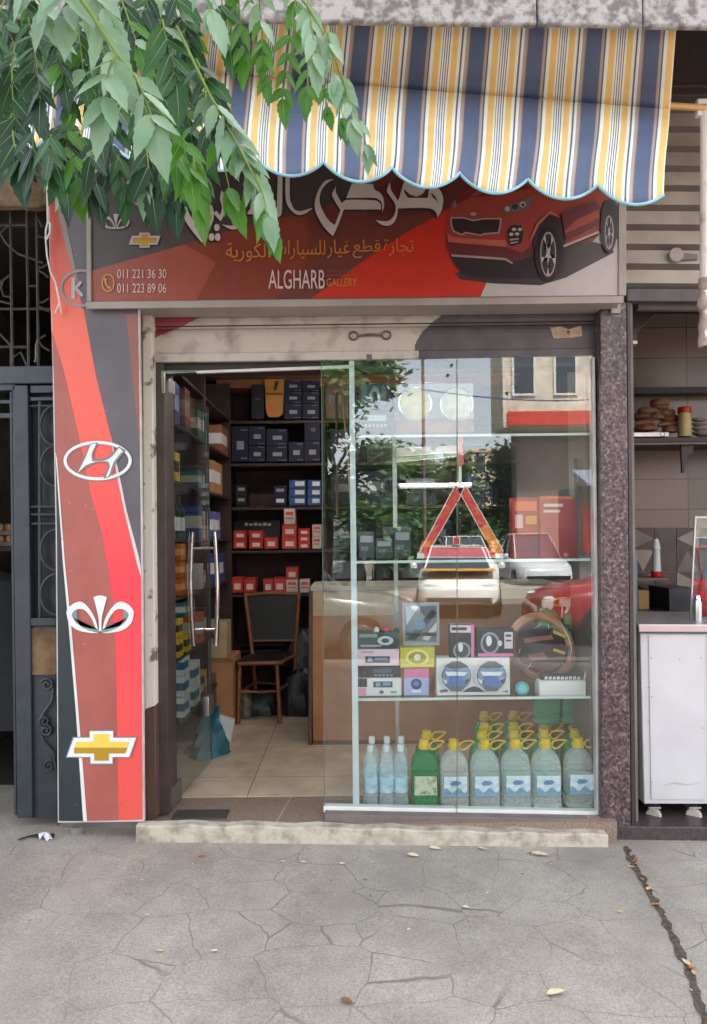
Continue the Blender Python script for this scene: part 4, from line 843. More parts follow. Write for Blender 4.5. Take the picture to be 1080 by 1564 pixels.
def jug(px, ybot, Y, label, body, lab_m, hw=.076, group=None, cap=yel):
    c = P(px, ybot, Y); c.z = .092; t = thing('canister', label, 'canister', c, group)
    pr = [(hw*.92,0),(hw,.008),(hw,.022),(hw*.95,.028),(hw,.036),(hw,.052),(hw*.94,.058),(hw*.94,.062),(hw,.068),(hw,.182),(hw*.93,.188),(hw*.93,.194),(hw,.202),(hw*.97,.222),(hw*.86,.255),(hw*.55,.285),(hw*.34,.296),(hw*.32,.305)]
    g = MB(); g.lathe(c, pr, body, 28, 1, .8, .55); g.build('canister_body', t)
    g = MB(); n = 9; yy = -hw*.80*1.004
    g.add([c + Vector((hw*.80*(2*i/n-1)*1.0, -hw*.8*(1.004 if abs(2*i/n-1) < .7 else .985) - .0015, z)) for z in (.076,.174) for i in range(n+1)], [(i,i+1,i+n+2,i+n+1) for i in range(n)], lab_m)
    if lab_m is blabel:
        ys = lambda i: c.y - hw*.8*(1.004 if abs(2*i/n-1) < .7 else .985) - .0022; xs = lambda i: c.x + hw*.80*(2*i/n-1)
        hi_ = [.104 + .014*math.sin(i*1.3+.6) for i in range(n+1)]
        g.add([(xs(i), ys(i), c.z+z_) for z_ in (.077,) for i in range(n+1)] + [(xs(i), ys(i), c.z+hi_[i]) for i in range(n+1)], [(i,i+1,i+n+2,i+n+1) for i in range(n)], lab_dark)
        g.add([(c.x+a*.030, c.y-hw*.8*1.004-.0030, c.z+.140+b*.013) for a, b in ((-1,-.2),(-.6,-1),(.5,-.8),(1,.1),(.6,.9),(-.5,1))], [(0,1,2,3,4,5)], lab_mid)
    g.build('label', t, 0, 0)
    g = MB(); g.lathe(c, [(hw*.40,.300),(hw*.42,.303),(hw*.42,.325),(hw*.34,.328),(hw*.34,.345),(hw*.30,.348)], cap, 18); g.build('cap', t)
    g = MB(); a0 = rnd.uniform(-.6,.6); L_ = .062
    pts = [c + Vector((hw*.36 + L_*(1-math.cos(q))*.6*1, -.03+.018*math.sin(q*2), .318 + .018*math.sin(q) + .012*(1-math.cos(q)))) for q in [math.pi*2*i/16 for i in range(16)]]
    g.tube(pts, .0045, cap, 7, True); g.build('carry_ring', t)
    return t
greenlab = mat('label_green', (196,206,176), .45, var=.3, scale=45, rgb2=(120,110,84), lo=.5, hi=.7)
jug(649, 1232, .10, 'bright green canister with yellow cap between the small bottles and the clear jugs', grn, greenlab, .072)
jug(653, 1228, .27, 'green canister with yellow cap half hidden behind the bright green one', grn, greenlab, .070)
jug(694, 1234, .09, 'clear canister with single yellow cap and blue label next to the green canister', clear_b, blabel, .074)
jj = jug(741, 1236, .09, 'clear water canister, first of the front row of four with yellow caps', clear_b, blabel, .076, 'clear water canisters with yellow caps')
for px, Y, z, lab in ((788,.095,0,'clear water canister, second of the front row of four with yellow caps'),(834,.09,0,'clear water canister, third of the front row of four with yellow caps'),(884,.10,0,'clear water canister at the right end of the front row beside the window jamb')):
    q = P(px, 1236, Y); dup(jj, (q.x, Y, jj.location.z + z), lab)
jg = jug(742, 1232, .41, 'green canister with yellow cap in the rear row behind the clear ones, leftmost', grnd, grnd, .074, 'dark green canisters at the back')
for k, (px, Y, z, lab) in enumerate(((738,.26,0,'dark green canister in the middle row behind the first front clear one'),(786,.26,0,'dark green canister in the middle row behind the second front clear one'),(832,.26,0,'dark green canister in the middle row behind the third front clear one'),(880,.26,0,'dark green canister in the middle row by the window jamb'),(786,.41,0,'dark green canister in the rear row, second from the left'),(832,.41,0,'dark green canister in the rear row, below the stacked pair on its left'),(878,.41,0,'dark green canister in the rear row, below the stacked pair on its right'),(836,.40,.352,'dark green canister stacked on the rear row, left of the pair'),(876,.40,.352,'dark green canister stacked on the rear row, right of the pair'),(742,.66,0,'dark green canister farthest back at the left, only its yellow cap showing'),(786,.66,0,'dark green canister farthest back beside the stacked pair'),(840,.40,.704,'dark green canister on the third tier behind the spray bottles, left one'),(880,.40,.704,'dark green canister on the third tier behind the spray bottles, right one'))):
    q = P(px, 1232, Y); dup(jg, (q.x, Y, jg.location.z + z), lab)

# ================================================================ INSIDE THE SHOP
ct = thing('counter', 'plywood shop counter with pale metal edging behind the window display', 'counter', (.5, 1.5, .08))
g = MB(); g.pb(477,900,960,1138,1.24,.5,wood); g.build('front_panel', ct, .004)
g = MB(); g.pp([(472,897),(478,897),(477,1139),(471,1139)], 1.232, .52, mat('counter_edge', (100,70,54), .5)); g.pp([(478,1131),(960,1131),(960,1139),(478,1139)], 1.236, .02, mat('counter_kick', (112,80,62), .6)); g.build('edge_trim', ct, .002)
g = MB(); g.pb(474,893,960,900,1.22,.55,mat('counter_trim', (196,190,178), .4)); g.build('top_trim', ct, .003)
g = MB(); g.pb(478,901,608,940,1.236,.002,mat('painted_reflection', (206,178,146), .45)); g.build('reflection_patch', ct, 0)  # pale patch painted in for a reflection on the counter front

# back shelving
bk = thing('back_shelves', 'dark brown shelving across the back wall stacked with parts boxes', 'shelves', (0, 2.6, .08))
YB = 2.42
for y in (640, 705, 772, 838, 905, 990):
    g = MB(); g.pb(318,y,905,y+4.5,YB,.42,darkwood); g.build('shelf_board', bk, .002)
for x in (345, 493, 700):
    g = MB(); g.pb(x,565,x+5,1062,YB+.03,.39,darkwood); g.build('upright', bk, .002)
g = MB(); g.pb(330,566,905,590,YB+.02,.3,mat('top_board', (150,100,70), .6)); g.build('top_panel', bk, .002)
navy, blue, redc, whr, goldc, slat = mat('navy_carton', (13,20,56), .65), mat('blue_carton', (44,80,150), .45), mat('red_carton', (206,62,48), .45), mat('white_red_carton', (216,196,192), .5), mat('gold_carton', (196,140,52), .45), mat('dark_navy_carton', (12,15,32), .5)
lbl = I((150,155,165)); lblr = I((232,206,200)); lbw = I((222,226,232))
pn_ = [(.3,.42,.74,.66,lbl), (.55,.08,.95,.13,I((90,100,130))), (.55,.88,.95,.93,I((90,100,130)))]
pb_ = [(.35,.18,.92,.7,lbw), (0,.86,1,.94,I((30,54,110)))]
pr_ = [(.22,.4,.8,.8,lblr), (.0,.0,1,.1,I((150,36,30)))]
pw_ = [(.15,.2,.85,.42,I((206,90,84))), (.15,.56,.85,.68,I((160,130,130)))]
stock = [
 ((434,580,461,598),navy,pn_,'navy parts box with pale label, top of the left column on the highest back shelf'),
 ((434,598.4,461,616),navy,pn_,'navy parts box with pale label, middle of the left column on the highest back shelf'),
 ((434,616.4,461,640),navy,pn_,'navy parts box with pale label, bottom of the left column on the highest back shelf'),
 ((462,581,488,598),navy,pn_,'navy parts box with pale label, top of the right column on the highest back shelf'),
 ((462,598.4,488,616),navy,pn_,'navy parts box with pale label, middle of the right column on the highest back shelf'),
 ((462,616.4,488,640),navy,pn_,'navy parts box with pale label, bottom of the right column on the highest back shelf'),
 ((384,587,403,640),slat,[(.3,.4,.7,.44,I((80,90,110)))],'tall very dark box left of the gold packet on the highest back shelf'),
 ((354,651,379,705),navy,pn_,'navy box at the left end of the second back shelf'),
 ((380,651,405,680),navy,pn_,'navy box in the upper layer left of the gap on the second back shelf'),
 ((380,680.5,405,705),navy,pn_,'navy box in the lower layer beside the left end box on the second back shelf'),
 ((407,655,439,680),navy,pn_,'wide navy box in the upper layer of the middle pair on the second back shelf'),
 ((407,680.5,439,705),navy,pn_,'wide navy box in the lower layer of the middle pair on the second back shelf'),
 ((441,675,464,705),navy,pn_,'single navy box with nothing on top on the second back shelf'),
 ((465,645,489,673),navy,[(.4,.3,.7,.5,I((90,96,120)))],'navy box with faint label on top at the right of the second back shelf'),
 ((465,673.5,489,705),navy,pn_,'navy box below the faint labelled one at the right of the second back shelf'),
 ((360,740,377,756),slat,[(.2,.3,.8,.6,lbl)],'small black box with white mark, upper of the pair on the third back shelf'),
 ((360,756.4,377,772),slat,[(.2,.3,.8,.6,lbl)],'small black box with white mark, lower of the pair on the third back shelf'),
 ((418,742,438,757),navy,[(.2,.3,.8,.6,lbl)],'small navy box, upper one left of the blue stacks on the third back shelf'),
 ((418,757.4,438,772),navy,[(.2,.3,.8,.7,lbw)],'small navy box, lower one left of the blue stacks on the third back shelf'),
 ((442,733,467,746),blue,pb_,'blue box with white label, top of the left stack on the third back shelf'),
 ((442,746.3,467,759),blue,pb_,'blue box with white label, middle of the left stack on the third back shelf'),
 ((442,759.3,467,772),blue,pb_,'blue box with white label, bottom of the left stack on the third back shelf'),
 ((470,733,490,746),blue,pb_,'blue box with white label, top of the right stack on the third back shelf'),
 ((470,746.3,490,759),blue,pb_,'blue box with white label, middle of the right stack on the third back shelf'),
 ((470,759.3,490,772),blue,pb_,'blue box with white label, bottom of the right stack on the third back shelf'),
 ((357,810,376,823),redc,pr_,'red box on top of the leftmost red pair on the fourth back shelf'),
 ((357,823.4,376,838),redc,pr_,'red box under the leftmost red pair on the fourth back shelf'),
 ((381,810,401,823),redc,pr_,'red box on top of the second red pair on the fourth back shelf'),
 ((381,823.4,401,838),redc,pr_,'red box at the bottom of the second red pair on the fourth back shelf'),
 ((404,820,424,838),redc,pr_,'single red box in front of the black banner on the fourth back shelf'),
 ((431,801,453,819),redc,pr_,'red box carrying the white packet on the fourth back shelf'),
 ((431,819.4,453,838),redc,pr_,'red box at the bottom under the white packet on the fourth back shelf'),
 ((434,777,451,800.6),whr,pw_,'white and red packet standing on the red boxes of the fourth back shelf'),
 ((456,807,473,817),redc,pr_,'small red box, top of three beside the white packet stack'),
 ((456,817.3,473,827),redc,pr_,'small red box, middle of three beside the white packet stack'),
 ((456,827.3,473,838),redc,pr_,'small red box, bottom of three beside the white packet stack'),
 ((477,801,491,819),whr,pw_,'white and red box, upper one at the right end of the fourth back shelf'),
 ((477,819.4,491,838),whr,pw_,'white and red box, lower one at the right end of the fourth back shelf'),
 ((354,882,371,905),redc,pr_,'red box at the left end of the lowest back shelf'),
 ((373,883,390,905),redc,pr_,'red box second from the left on the lowest back shelf'),
 ((402,884,417,905),redc,pr_,'red box in the middle of the lowest back shelf'),
 ((418,882,436,905),redc,pr_,'red box just left of the stacked pair on the lowest back shelf'),
 ((437,866,455,885),redc,pr_,'red box on top of the stacked pair on the lowest back shelf'),
 ((437,885.4,455,905),whr,pw_,'pale red box under the stacked pair on the lowest back shelf'),
 ((458,885,473,905),whr,pw_,'pale box at the right of the lowest back shelf'),
]
for px, m, pr, lab in stock: box_thing('parts_box', lab, 'parts box', px, YB-.01, .16, m, pr, 'parts boxes on the back shelves', .0015, 'print')
t = thing('gold_packet', 'gold packet with black top hanging over the edge of the highest back shelf', 'packet', P(420,640,YB-.03))
g = MB(); g.pp([(404,578),(434,578),(432,632),(426,637),(410,637),(406,625)], YB-.035, .02, goldc); g.build('packet', t, .002)
g = MB(); layers(g, [([(404,566),(434,566),(434,579),(404,579)], I((34,32,34))), ([(406,600),(432,600),(432,603),(406,603)], I((110,70,30))), ([(408,620),(418,620),(418,630),(410,630)], I((220,110,50))), ([(420,582),(426,582),(422,596),(418,596)], I((50,40,36)))], YB-.036); g.build('print', t, 0, 0)
t = thing('black_banner', 'long black box with white lettering behind the red boxes', 'box', P(395,838,YB+.2))
g = MB(); g.pb(358,795,428,838,YB+.17,.08,blackp); g.build('carton', t, .002)
g = MB(); layers(g, [([(374+i*7,798.5+(i%2)),(379+i*7,798.2+(i%2)),(379+i*7,802.6),(374+i*7,803)], I((204,204,204))) for i in range(6)], YB+.17); g.build('print', t, 0, 0)
for i, (px, m, lab) in enumerate((((505,725,545,772),slat,'dark carton on the third back shelf seen through the left window pane'),((560,720,600,772),navy,'navy carton on the third back shelf behind the left pane'),((620,730,665,772),slat,'dark carton on the third back shelf just left of the pane joint'),((715,722,760,772),navy,'navy carton on the third back shelf behind the right pane'),((510,800,560,838),slat,'dark carton on the fourth back shelf behind the left pane'),((575,790,640,838),slat,'wide dark carton on the fourth back shelf behind the left pane'),((660,795,690,838),navy,'navy carton on the fourth back shelf at the pane joint'),((720,796,780,838),slat,'wide dark carton on the fourth back shelf behind the right pane'),((505,655,550,705),navy,'navy carton on the second back shelf behind the window post'),((560,660,640,705),slat,'wide dark carton on the second back shelf behind the left pane'),((497,587,532,640),mat('maroon_carton',(110,62,58),.5),'maroon carton on the highest back shelf beside the doorway edge'))):
    box_thing('stock_carton', lab, 'carton', px, YB-.005, .2, m, [(.15,.3,.7,.55,I((110,116,126)))], 'dark cartons on the back shelves', .002, 'print')
t = thing('tube_lamp', 'lit white fluorescent tube on the back wall seen through the window', 'tube lamp', P(665,738,2.38))
g = MB(); g.tube([P(611,740.5,2.36), P(719,739.5,2.36)], .007, emit('lit_tube', (255,246,232), 14), 12); g.build('tube', t)
g = MB(); g.tube([P(606,740.5,2.36), P(611,740.5,2.36)], .016, whp, 12); g.tube([P(719,739.5,2.36), P(724,739.5,2.36)], .016, whp, 12); g.pb(604,742,726,746,2.38,.05,darkp); g.build('fitting', t, .001)
t = thing('lamp_fitting', 'unlit white strip light fitting above the lit tube on the back wall', 'lamp fitting', P(655,690,2.4))
g = MB(); g.pp([(602,684),(706,680),(708,690),(600,698)], 2.38, .04, whp); g.build('housing', t, .004)
g = MB(); g.pp([(604,699),(708,691),(708,696),(604,706)], 2.385, .03, mat('diffuser_green', (190,206,198), .4)); g.build('diffuser', t, .002)

cl = thing('added_ceiling_lamp', 'added unseen twin-tube lamp brightening the shop, above the doorway head', 'ceiling lamp', (0, 1.0, 2.80))  # unseen fixture added to brighten the shop interior
g = MB(); g.box(-.62,.62,.93,1.07,2.80,2.848,whp); g.build('housing', cl, .004)
for yy in (.965, 1.035):
    g = MB(); g.tube([(-.6,yy,2.775),(.6,yy,2.775)], .014, emit('added_fill_tube', (255,246,232), 6.5), 12); g.build('tube', cl)
# left wall shelving seen through the door leaf
ls = thing('side_shelves', 'narrow dark shelving along the left wall beside the open door', 'shelves', (-1.2, 1.3, .08))
XF = -1.03
def lx(px): return FPX*XF/(px-CX) - CD            # depth at which the shelf front shows at this column
def lz(px, py): return P(px, py, lx(px)).z
for z in (.42, .80, 1.16, 1.50, 1.84, 2.18, 2.5):
    g = MB(); g.box(-1.355, XF, .34, 2.38, z-.02, z, darkwood); g.build('shelf_board', ls, .002)
for y in (.34, 1.35, 2.36):
    g = MB(); g.box(-1.355, XF+.004, y, y+.025, .085, 2.8, darkwood); g.build('upright', ls, .002)
def side_box(name, label, cat, pxc, z0, h, dy, m, mk=None, depth=.18, group=None):
    Y = lx(pxc); t = thing(name, label, cat, (XF-.09, Y, z0), group)
    g = MB(); g.box(XF-depth, XF-.004, Y-dy/2, Y+dy/2, z0, z0+h, m); g.build('carton', t, .002)
    g = MB(); mk = mk or lbw; x = XF-.0034
    yq = Y-dy/2-.0008; xa = XF-depth*.75; g.add([(xa,yq,z0+h*.32),(x,yq,z0+h*.32),(x,Y+dy*.3,z0+h*.32),(xa,yq,z0+h*.7),(x,yq,z0+h*.7),(x,Y+dy*.3,z0+h*.7)], [(0,1,4,3),(1,2,5,4)], mk); g.build('print', t, 0, 0)
    return t
org, yelc, oilb = mat('orange_carton', (222,112,40), .45), mat('yellow_carton', (226,192,50), .45), mat('oil_box', (222,232,234), .45)
for k in range(3): side_box('filter_box', 'orange filter box, %s of three behind the door glass' % ('bottom','middle','top')[k], 'filter box', 281, 1.16+k*.105, .10, .13, org, I((240,170,110)), group='orange filter boxes')
for k, nm in enumerate(('lower','upper')):
    side_box('bulb_box', 'yellow box nearest the door hinge, %s of the two' % nm, 'box', 276, .80+k*.115, .11, .11, yelc, I((70,60,40)), group='yellow boxes')
side_box('bulb_box', 'yellow box standing behind the nearest pair on the side shelf', 'box', 288, .80, .11, .12, yelc, I((70,60,40)))
for k in range(3): side_box('oil_box', 'pale blue oil box, %s of the stack by the door hinge' % ('bottom','middle','top')[k], 'oil box', 284, .42+k*.125, .12, .16, oilb, I((50,110,140)), group='pale blue oil boxes')
for k in range(2): side_box('oil_box', 'pale blue oil box, %s of the second stack deeper in' % ('bottom','top')[k], 'oil box', 300, .42+k*.14, .135, .18, oilb, I((50,110,140)))
side_box('wiper_box', 'upright yellow box high on the side shelf behind the door glass', 'box', 274, 1.84, .17, .10, yelc, I((60,50,40)))
side_box('wiper_box', 'upright blue box highest on the side shelf behind the door glass', 'box', 274, 2.18, .24, .12, blue, I((150,180,220)))
side_box('wiper_box', 'upright maroon box highest on the side shelf behind the blue one', 'box', 290, 2.18, .26, .14, mat('maroon_carton',(110,62,58),.5), I((150,110,110)))
for k, p_ in enumerate((268,274,281,288)):
    t = thing('oil_bottle', ('green oil bottle nearest the door hinge on the side shelf','second green oil bottle from the door hinge','third green oil bottle from the door hinge','green oil bottle farthest from the door hinge')[k], 'bottle', (XF-.06, lx(p_), 1.50), 'green oil bottles')
    g = MB(); g.lathe((XF-.06, lx(p_), 1.50), [(.035,0),(.038,.01),(.038,.17),(.015,.22),(.014,.24)], mat('green_bottle', (30,70,52), .3), 14, 1, .8, .5); g.build('bottle_body', t)
    g = MB(); g.lathe((XF-.06, lx(p_), 1.50), [(.0385,.05),(.0386,.052),(.0386,.13),(.0385,.132)], whp, 14, 1, .8, .5); g.build('label', t)
    g = MB(); g.lathe((XF-.06, lx(p_), 1.50), [(.017,.238),(.017,.265),(.014,.268)], blackp, 12); g.build('cap', t)
side_box('blister_box', 'blue and white packet pile at the free edge of the door', 'packet', 332, 1.50, .20, .30, mat('packet_blue', (70,92,170), .4, var=.3, scale=22, rgb2=(190,150,160), lo=.5, hi=.6))
side_box('blister_box', 'blue box below the packets near the free edge of the door', 'box', 338, 1.16, .22, .3, blue)
side_box('tan_carton', 'tan carton on the third side shelf deep in the shop', 'carton', 334, 1.84, .24, .4, cardboard)
side_box('tan_carton', 'orange-brown carton high on the side shelf deep in the shop', 'carton', 346, 2.18, .22, .3, mat('brown_carton', (150,98,70), .6))
side_box('teal_pack', 'teal pack on the side shelf above the yellow boxes', 'packet', 290, 1.02, .09, .26, mat('teal_pack', (80,150,150), .4, var=.3, scale=20))
cols_ = (('maroon',(110,52,50)),('blue',(44,74,140)),('grey',(120,122,126)),('orange',(206,110,50)),('teal',(50,120,124)),('yellow',(206,176,60)),('white',(206,204,200)),('green',(50,110,70)))
for li, (z_, nm_) in enumerate(((.42,'lowest'),(.80,'second lowest'),(1.16,'third lowest'),(1.50,'fourth lowest'),(1.84,'second highest'),(2.18,'highest'))):
    for ki, (pc_, pos_) in enumerate(((308,'nearer'),(315.5,'farther'))):
        cn_, cv_ = cols_[(li*3+ki*5) % 8]
        side_box('stock_box', '%s stock box on the %s side shelf, %s of two behind the door' % (cn_, nm_, pos_), 'box', pc_, z_, (.14,.2,.17,.22,.12,.19)[(li+ki*2) % 6], .125, mat('stock_'+cn_, cv_, .5, var=.15), I((190,190,186)), .16)
t = thing('cardboard_box', 'tall brown cardboard box on the floor beyond the door handle', 'box', P(337,1062,1.75))
c = P(337,1070,1.75); g = MB(); g.box(c.x-.10, c.x+.10, 1.70, 2.1, .085, .60, cardboard); g.build('carton', t, .004)
g = MB(); g.box(c.x-.06, c.x-.02, 1.698, 1.6995, .2, .5, I((120,86,58))); g.box(c.x-.105, c.x+.105, 1.697, 1.71, .57, .60, mat('card_flap', (150,108,74), .8)); g.build('flap', t, .001)
g = MB(); c = P(330,965,1.8); g.box(c.x-.09,c.x+.09,1.75,1.95,.6005,.87,mat('beige_carton', (176,158,128), .7)); tag(g.build('beige_carton', None, .003), 'beige carton standing on the tall cardboard box', 'carton')
# teal bag on the floor
t = thing('plastic_bag', 'teal plastic bag slumped on the shop floor behind the door', 'bag', P(312,1134,1.05))
g = MB(); c = P(314,1134,1.05); n = 18; V = []; Fc = []
for i in range(9):
    q = i/8; z = .30*q
    for j in range(n):
        a = 2*math.pi*j/n; r_ = (.12*(1-q*.8) + .02*math.sin(3*a+q*5))*(1 + .10*math.sin(7*a+q*9)); V.append(Vector((c.x + r_*1.15*math.cos(a) + .06*q, c.y + r_*math.sin(a), .085 + z*(1+.06*math.sin(2*a)))))
for i in range(8):
    for j in range(n): Fc.append((i*n+j, i*n+(j+1)%n, (i+1)*n+(j+1)%n, (i+1)*n+j))
g.add(V, Fc + [list(range(8*n, 9*n))], mat('teal_bag', (42,110,130), .4, var=.2)); g.build('bag_body', t)
g = MB(); c = P(338,1095,1.25); g.prism([Vector((c.x-.05,1.2,.085)), Vector((c.x+.06,1.24,.085)), Vector((c.x+.09,1.26,.25)), Vector((c.x-.01,1.22,.30))], (0,.04,0), mat('paper_pack', (196,204,206), .5)); tag(g.build('paper_pack', None, .004), 'white paper pack leaning against the teal bag', 'packet')
# dark bags of stock on the floor by the back wall
for i, (px, py, Y, sx, h, mm_, lab) in enumerate(((455,1060,2.15,.22,.34,mat('black_bag', (40,40,44), .3, var=.3, scale=14, bump=.6),'large black plastic bag of stock on the floor behind the chair'),(402,1062,2.2,.24,.2,mat('dark_green_bag', (38,46,44), .4, var=.2, bump=.5),'low dark green bag on the floor behind the chair legs'),(462,960,2.30,.18,.3,mat('grey_bag', (70,74,80), .3, var=.4, scale=16, bump=.6),'grey plastic bag resting on the black bag beside the counter'))):
    g = MB(); c = P(px, py, Y); z0 = .085 if i < 2 else .43; n = 20; V = []; Fc = []
    for a_ in range(8):
        q = a_/7
        for j in range(n):
            a = 2*math.pi*j/n; r_ = sx*(math.cos(q*1.35))*(1+.10*math.sin(4*a+q*6+i)+.06*math.sin(9*a+3*q)); V.append(Vector((c.x+r_*math.cos(a), Y+r_*.7*math.sin(a), z0 + h*math.sin(q*1.5)*(1+.06*math.sin(3*a)))))
    for a_ in range(7):
        for j in range(n): Fc.append((a_*n+j, a_*n+(j+1)%n, (a_+1)*n+(j+1)%n, (a_+1)*n+j))
    g.add(V, Fc + [list(range(7*n, 8*n))], mm_); tag(g.build('stock_bag', None), lab, 'bag')
g = MB(); c = P(375,1075,2.0); g.lathe((c.x,2.0,.085), [(.05,0),(.055,.01),(.055,.16),(.03,.2),(.03,.22)], mat('grey_tin', (150,146,140), .35, .4, var=.3, scale=20), 16); tag(g.build('tin', None), 'grey metal tin on the floor behind the left chair leg', 'tin')
# hanging stick behind the left window pane
g = MB(); g.tube([P(521,566,.45), P(531,700,.45), P(539,812,.45)], .006, mat('cane_stick', (176,132,84), .6), 8); tag(g.build('cane', None), 'thin tan cane leaning behind the glass next to the pale post', 'cane')
g = MB(); g.tube([P(514,600,.5), P(515,790,.5)], .008, mat('dark_red_rod', (84,36,36), .5), 8); tag(g.build('rod', None), 'dark red rod hanging behind the glass next to the doorway edge', 'rod')

# chair
ch = thing('bamboo_chair', 'brown bamboo-style cafe chair with black woven back facing the doorway', 'chair', (-.70, 2.0, .085))
tube_m = mat('bamboo_tube', (146,92,58), .35, var=.2, scale=22); weave = mat('black_weave', (36,34,36), .5, var=.3, scale=60)
fl, fr2, bl, br2 = Vector((-.895,1.80,.085)), Vector((-.575,1.80,.085)), Vector((-.80,2.18,.085)), Vector((-.47,2.18,.085))
zs_ = .545
sfl, sfr, sbl, sbr = Vector((-.885,1.84,zs_)), Vector((-.60,1.84,zs_)), Vector((-.83,2.16,zs_)), Vector((-.49,2.16,zs_))
for a, b, top_ in ((fl,sfl,None),(fr2,sfr,None),(bl,sbl,Vector((-.90,2.24,1.045))),(br2,sbr,Vector((-.455,2.24,1.05)))):
    g = MB(); g.tube([a, b] if top_ is None else [a, b, (b+top_)/2 + Vector((0,.01,0)), top_], .0165, tube_m, 12); g.build('leg', ch)
g = MB(); g.tube([Vector((-.90,2.24,1.03)), Vector((-.68,2.255,1.045)), Vector((-.455,2.24,1.035))], .015, tube_m, 10); g.tube([Vector((-.86,2.19,.66)), Vector((-.48,2.19,.66))], .011, tube_m, 10); g.build('back_rail', ch)
g = MB(); nr = 22
for i in range(nr):
    q0, q1 = i/nr, (i+.8)/nr; X = lambda q, t_: (-.855 + .37*q) * (1-t_) + (-.885 + .415*q) * t_
    g.add([(X(q0,0),2.185,.665),(X(q1,0),2.185,.665),(X(q1,1),2.245,1.02),(X(q0,1),2.245,1.02)], [(0,1,2,3)], weave)
g.prism([Vector((-.86,2.192,.665)),Vector((-.483,2.192,.665)),Vector((-.468,2.252,1.02)),Vector((-.888,2.252,1.02))], (0,.006,0), weave); g.build('backrest', ch)
g = MB(); g.prism([sfl+Vector((-.03,-.03,-.012)), sfr+Vector((.03,-.03,-.012)), sbr+Vector((.01,.02,-.012)), sbl+Vector((-.01,.02,-.012))], (0,0,.03), weave); g.build('seat', ch, .012)
g = MB(); rimp = [sfl+Vector((-.035,-.02,0)), sfl+Vector((.0,-.045,0)), sfr+Vector((0,-.045,0)), sfr+Vector((.035,-.02,0)), sbr+Vector((.015,.02,0)), sbl+Vector((-.015,.02,0))]; g.tube(rimp, .014, tube_m, 10, True); g.build('seat_rim', ch)
g = MB(); zz = .33
q = [Vector((fl.x+.01,1.82,zz)), Vector((-.735,1.87,zz-.02)), Vector((fr2.x-.01,1.82,zz)), Vector((-.56,2.0,zz)), Vector((-.485,2.17,zz)), Vector((-.65,2.12,zz-.01)), Vector((-.81,2.17,zz)), Vector((-.84,2.0,zz))]
g.tube(q, .010, tube_m, 8, True); g.build('stretcher', ch)

# ================================================================ LEFT: iron gate and grille
ironm = mat('blue_grey_iron', (60,66,72), .45, .2, var=.15, scale=12, bump=.1)
irond = mat('old_iron', (72,68,64), .6, .3, var=.2)
gt = thing('iron_gate', 'blue-grey iron gate leaf with half-round ornaments and scrolls left of the painted panel', 'gate', P(55,1245,.02))
g = MB(); g.pb(22,588,46,1250,.0,.05,ironm); g.pb(86,588,110,1250,.0,.05,ironm); g.pb(46,588,86,600,.004,.04,ironm); g.pb(46,606,86,612,.004,.04,ironm); g.pb(46,944,86,956,.004,.04,ironm); g.build('gate_frame', gt, .004)
g = MB(); g.pb(46,956,86,1250,.02,.02,ironm); g.pb(46,600,86,944,.06,.01,mat('gate_back_sheet', (42,47,52), .5)); g.build('gate_panel', gt, .002)
g = MB()
for x in (61,): g.tube([P(x,612,.02), P(x,944,.02)], .008, ironm, 8)
for cy in (650, 712, 840, 908):
    pts = [P(87 - 25*math.cos(R(a)), cy + 31*math.sin(R(a)), .02) for a in range(-90, 91, 12)]; g.tube(pts, .007, ironm, 8)
for y in (620, 774, 786, 800): g.tube([P(46,y,.02), P(87,y,.02)], .007, ironm, 8)
g.build('ornament', gt)
g = MB()
def spiral(cx, cy, r0, turns, Y, s=1, a0=0): return [P(cx + s*r0*(1-k/40*.8)*math.cos(R(a0)+k/40*turns*6.28), cy + r0*(1-k/40*.8)*math.sin(R(a0)+k/40*turns*6.28), Y) for k in range(41)]
for cx, cy, r_, s, a0 in ((72,1046,10,1,200),(68,1102,9,1,90),(70,1116,9,1,270),(75,1170,10,-1,160)): g.tube(spiral(cx,cy,r_,1.5,.005,s,a0), .0065, ironm, 7)
g.tube([P(82,1050,.005),P(80,1070,.005),P(66,1090,.005),P(60,1100,.005)], .0065, ironm, 7); g.tube([P(61,1118,.005),P(66,1132,.005),P(82,1150,.005),P(84,1165,.005)], .0065, ironm, 7); g.build('scroll', gt)
g = MB(); g.pb(48,959,86,1031,.012,.006,mat('tan_board', (126,96,64), .7, var=.35, scale=9)); g.build('tan_patch', gt, .002)
hd = thing('gate_lintel', 'blue-grey iron transom bar above the gate and its dark doorway', 'lintel', P(40,575,.0))
g = MB(); g.pb(-260,560,112,587,-.012,.08,ironm); g.pb(-260,587,23,598,.0,.05,ironm); g.build('transom', hd, .004)
g = MB(); g.pb(-260,612,22,618,.01,.03,ironm); g.pb(-260,632,22,640,.01,.03,ironm); g.pb(18,598,22,1246,.008,.04,ironm); g.build('fixed_rail', hd, .003)
gr = thing('iron_grille', 'dark wrought iron grille with curved bars over the gate', 'grille', P(40,560,.03))
g = MB()
for x in (-40,-12,16,41,56): g.tube([P(x,300,.03), P(x+3,560,.03)], .0075, irond, 6)
for y, x0, x1 in ((344,-60,40),(472,-60,78),(530,-60,44)): g.tube([P(x0,y,.03), P(x1,y,.03)], .007, irond, 6)
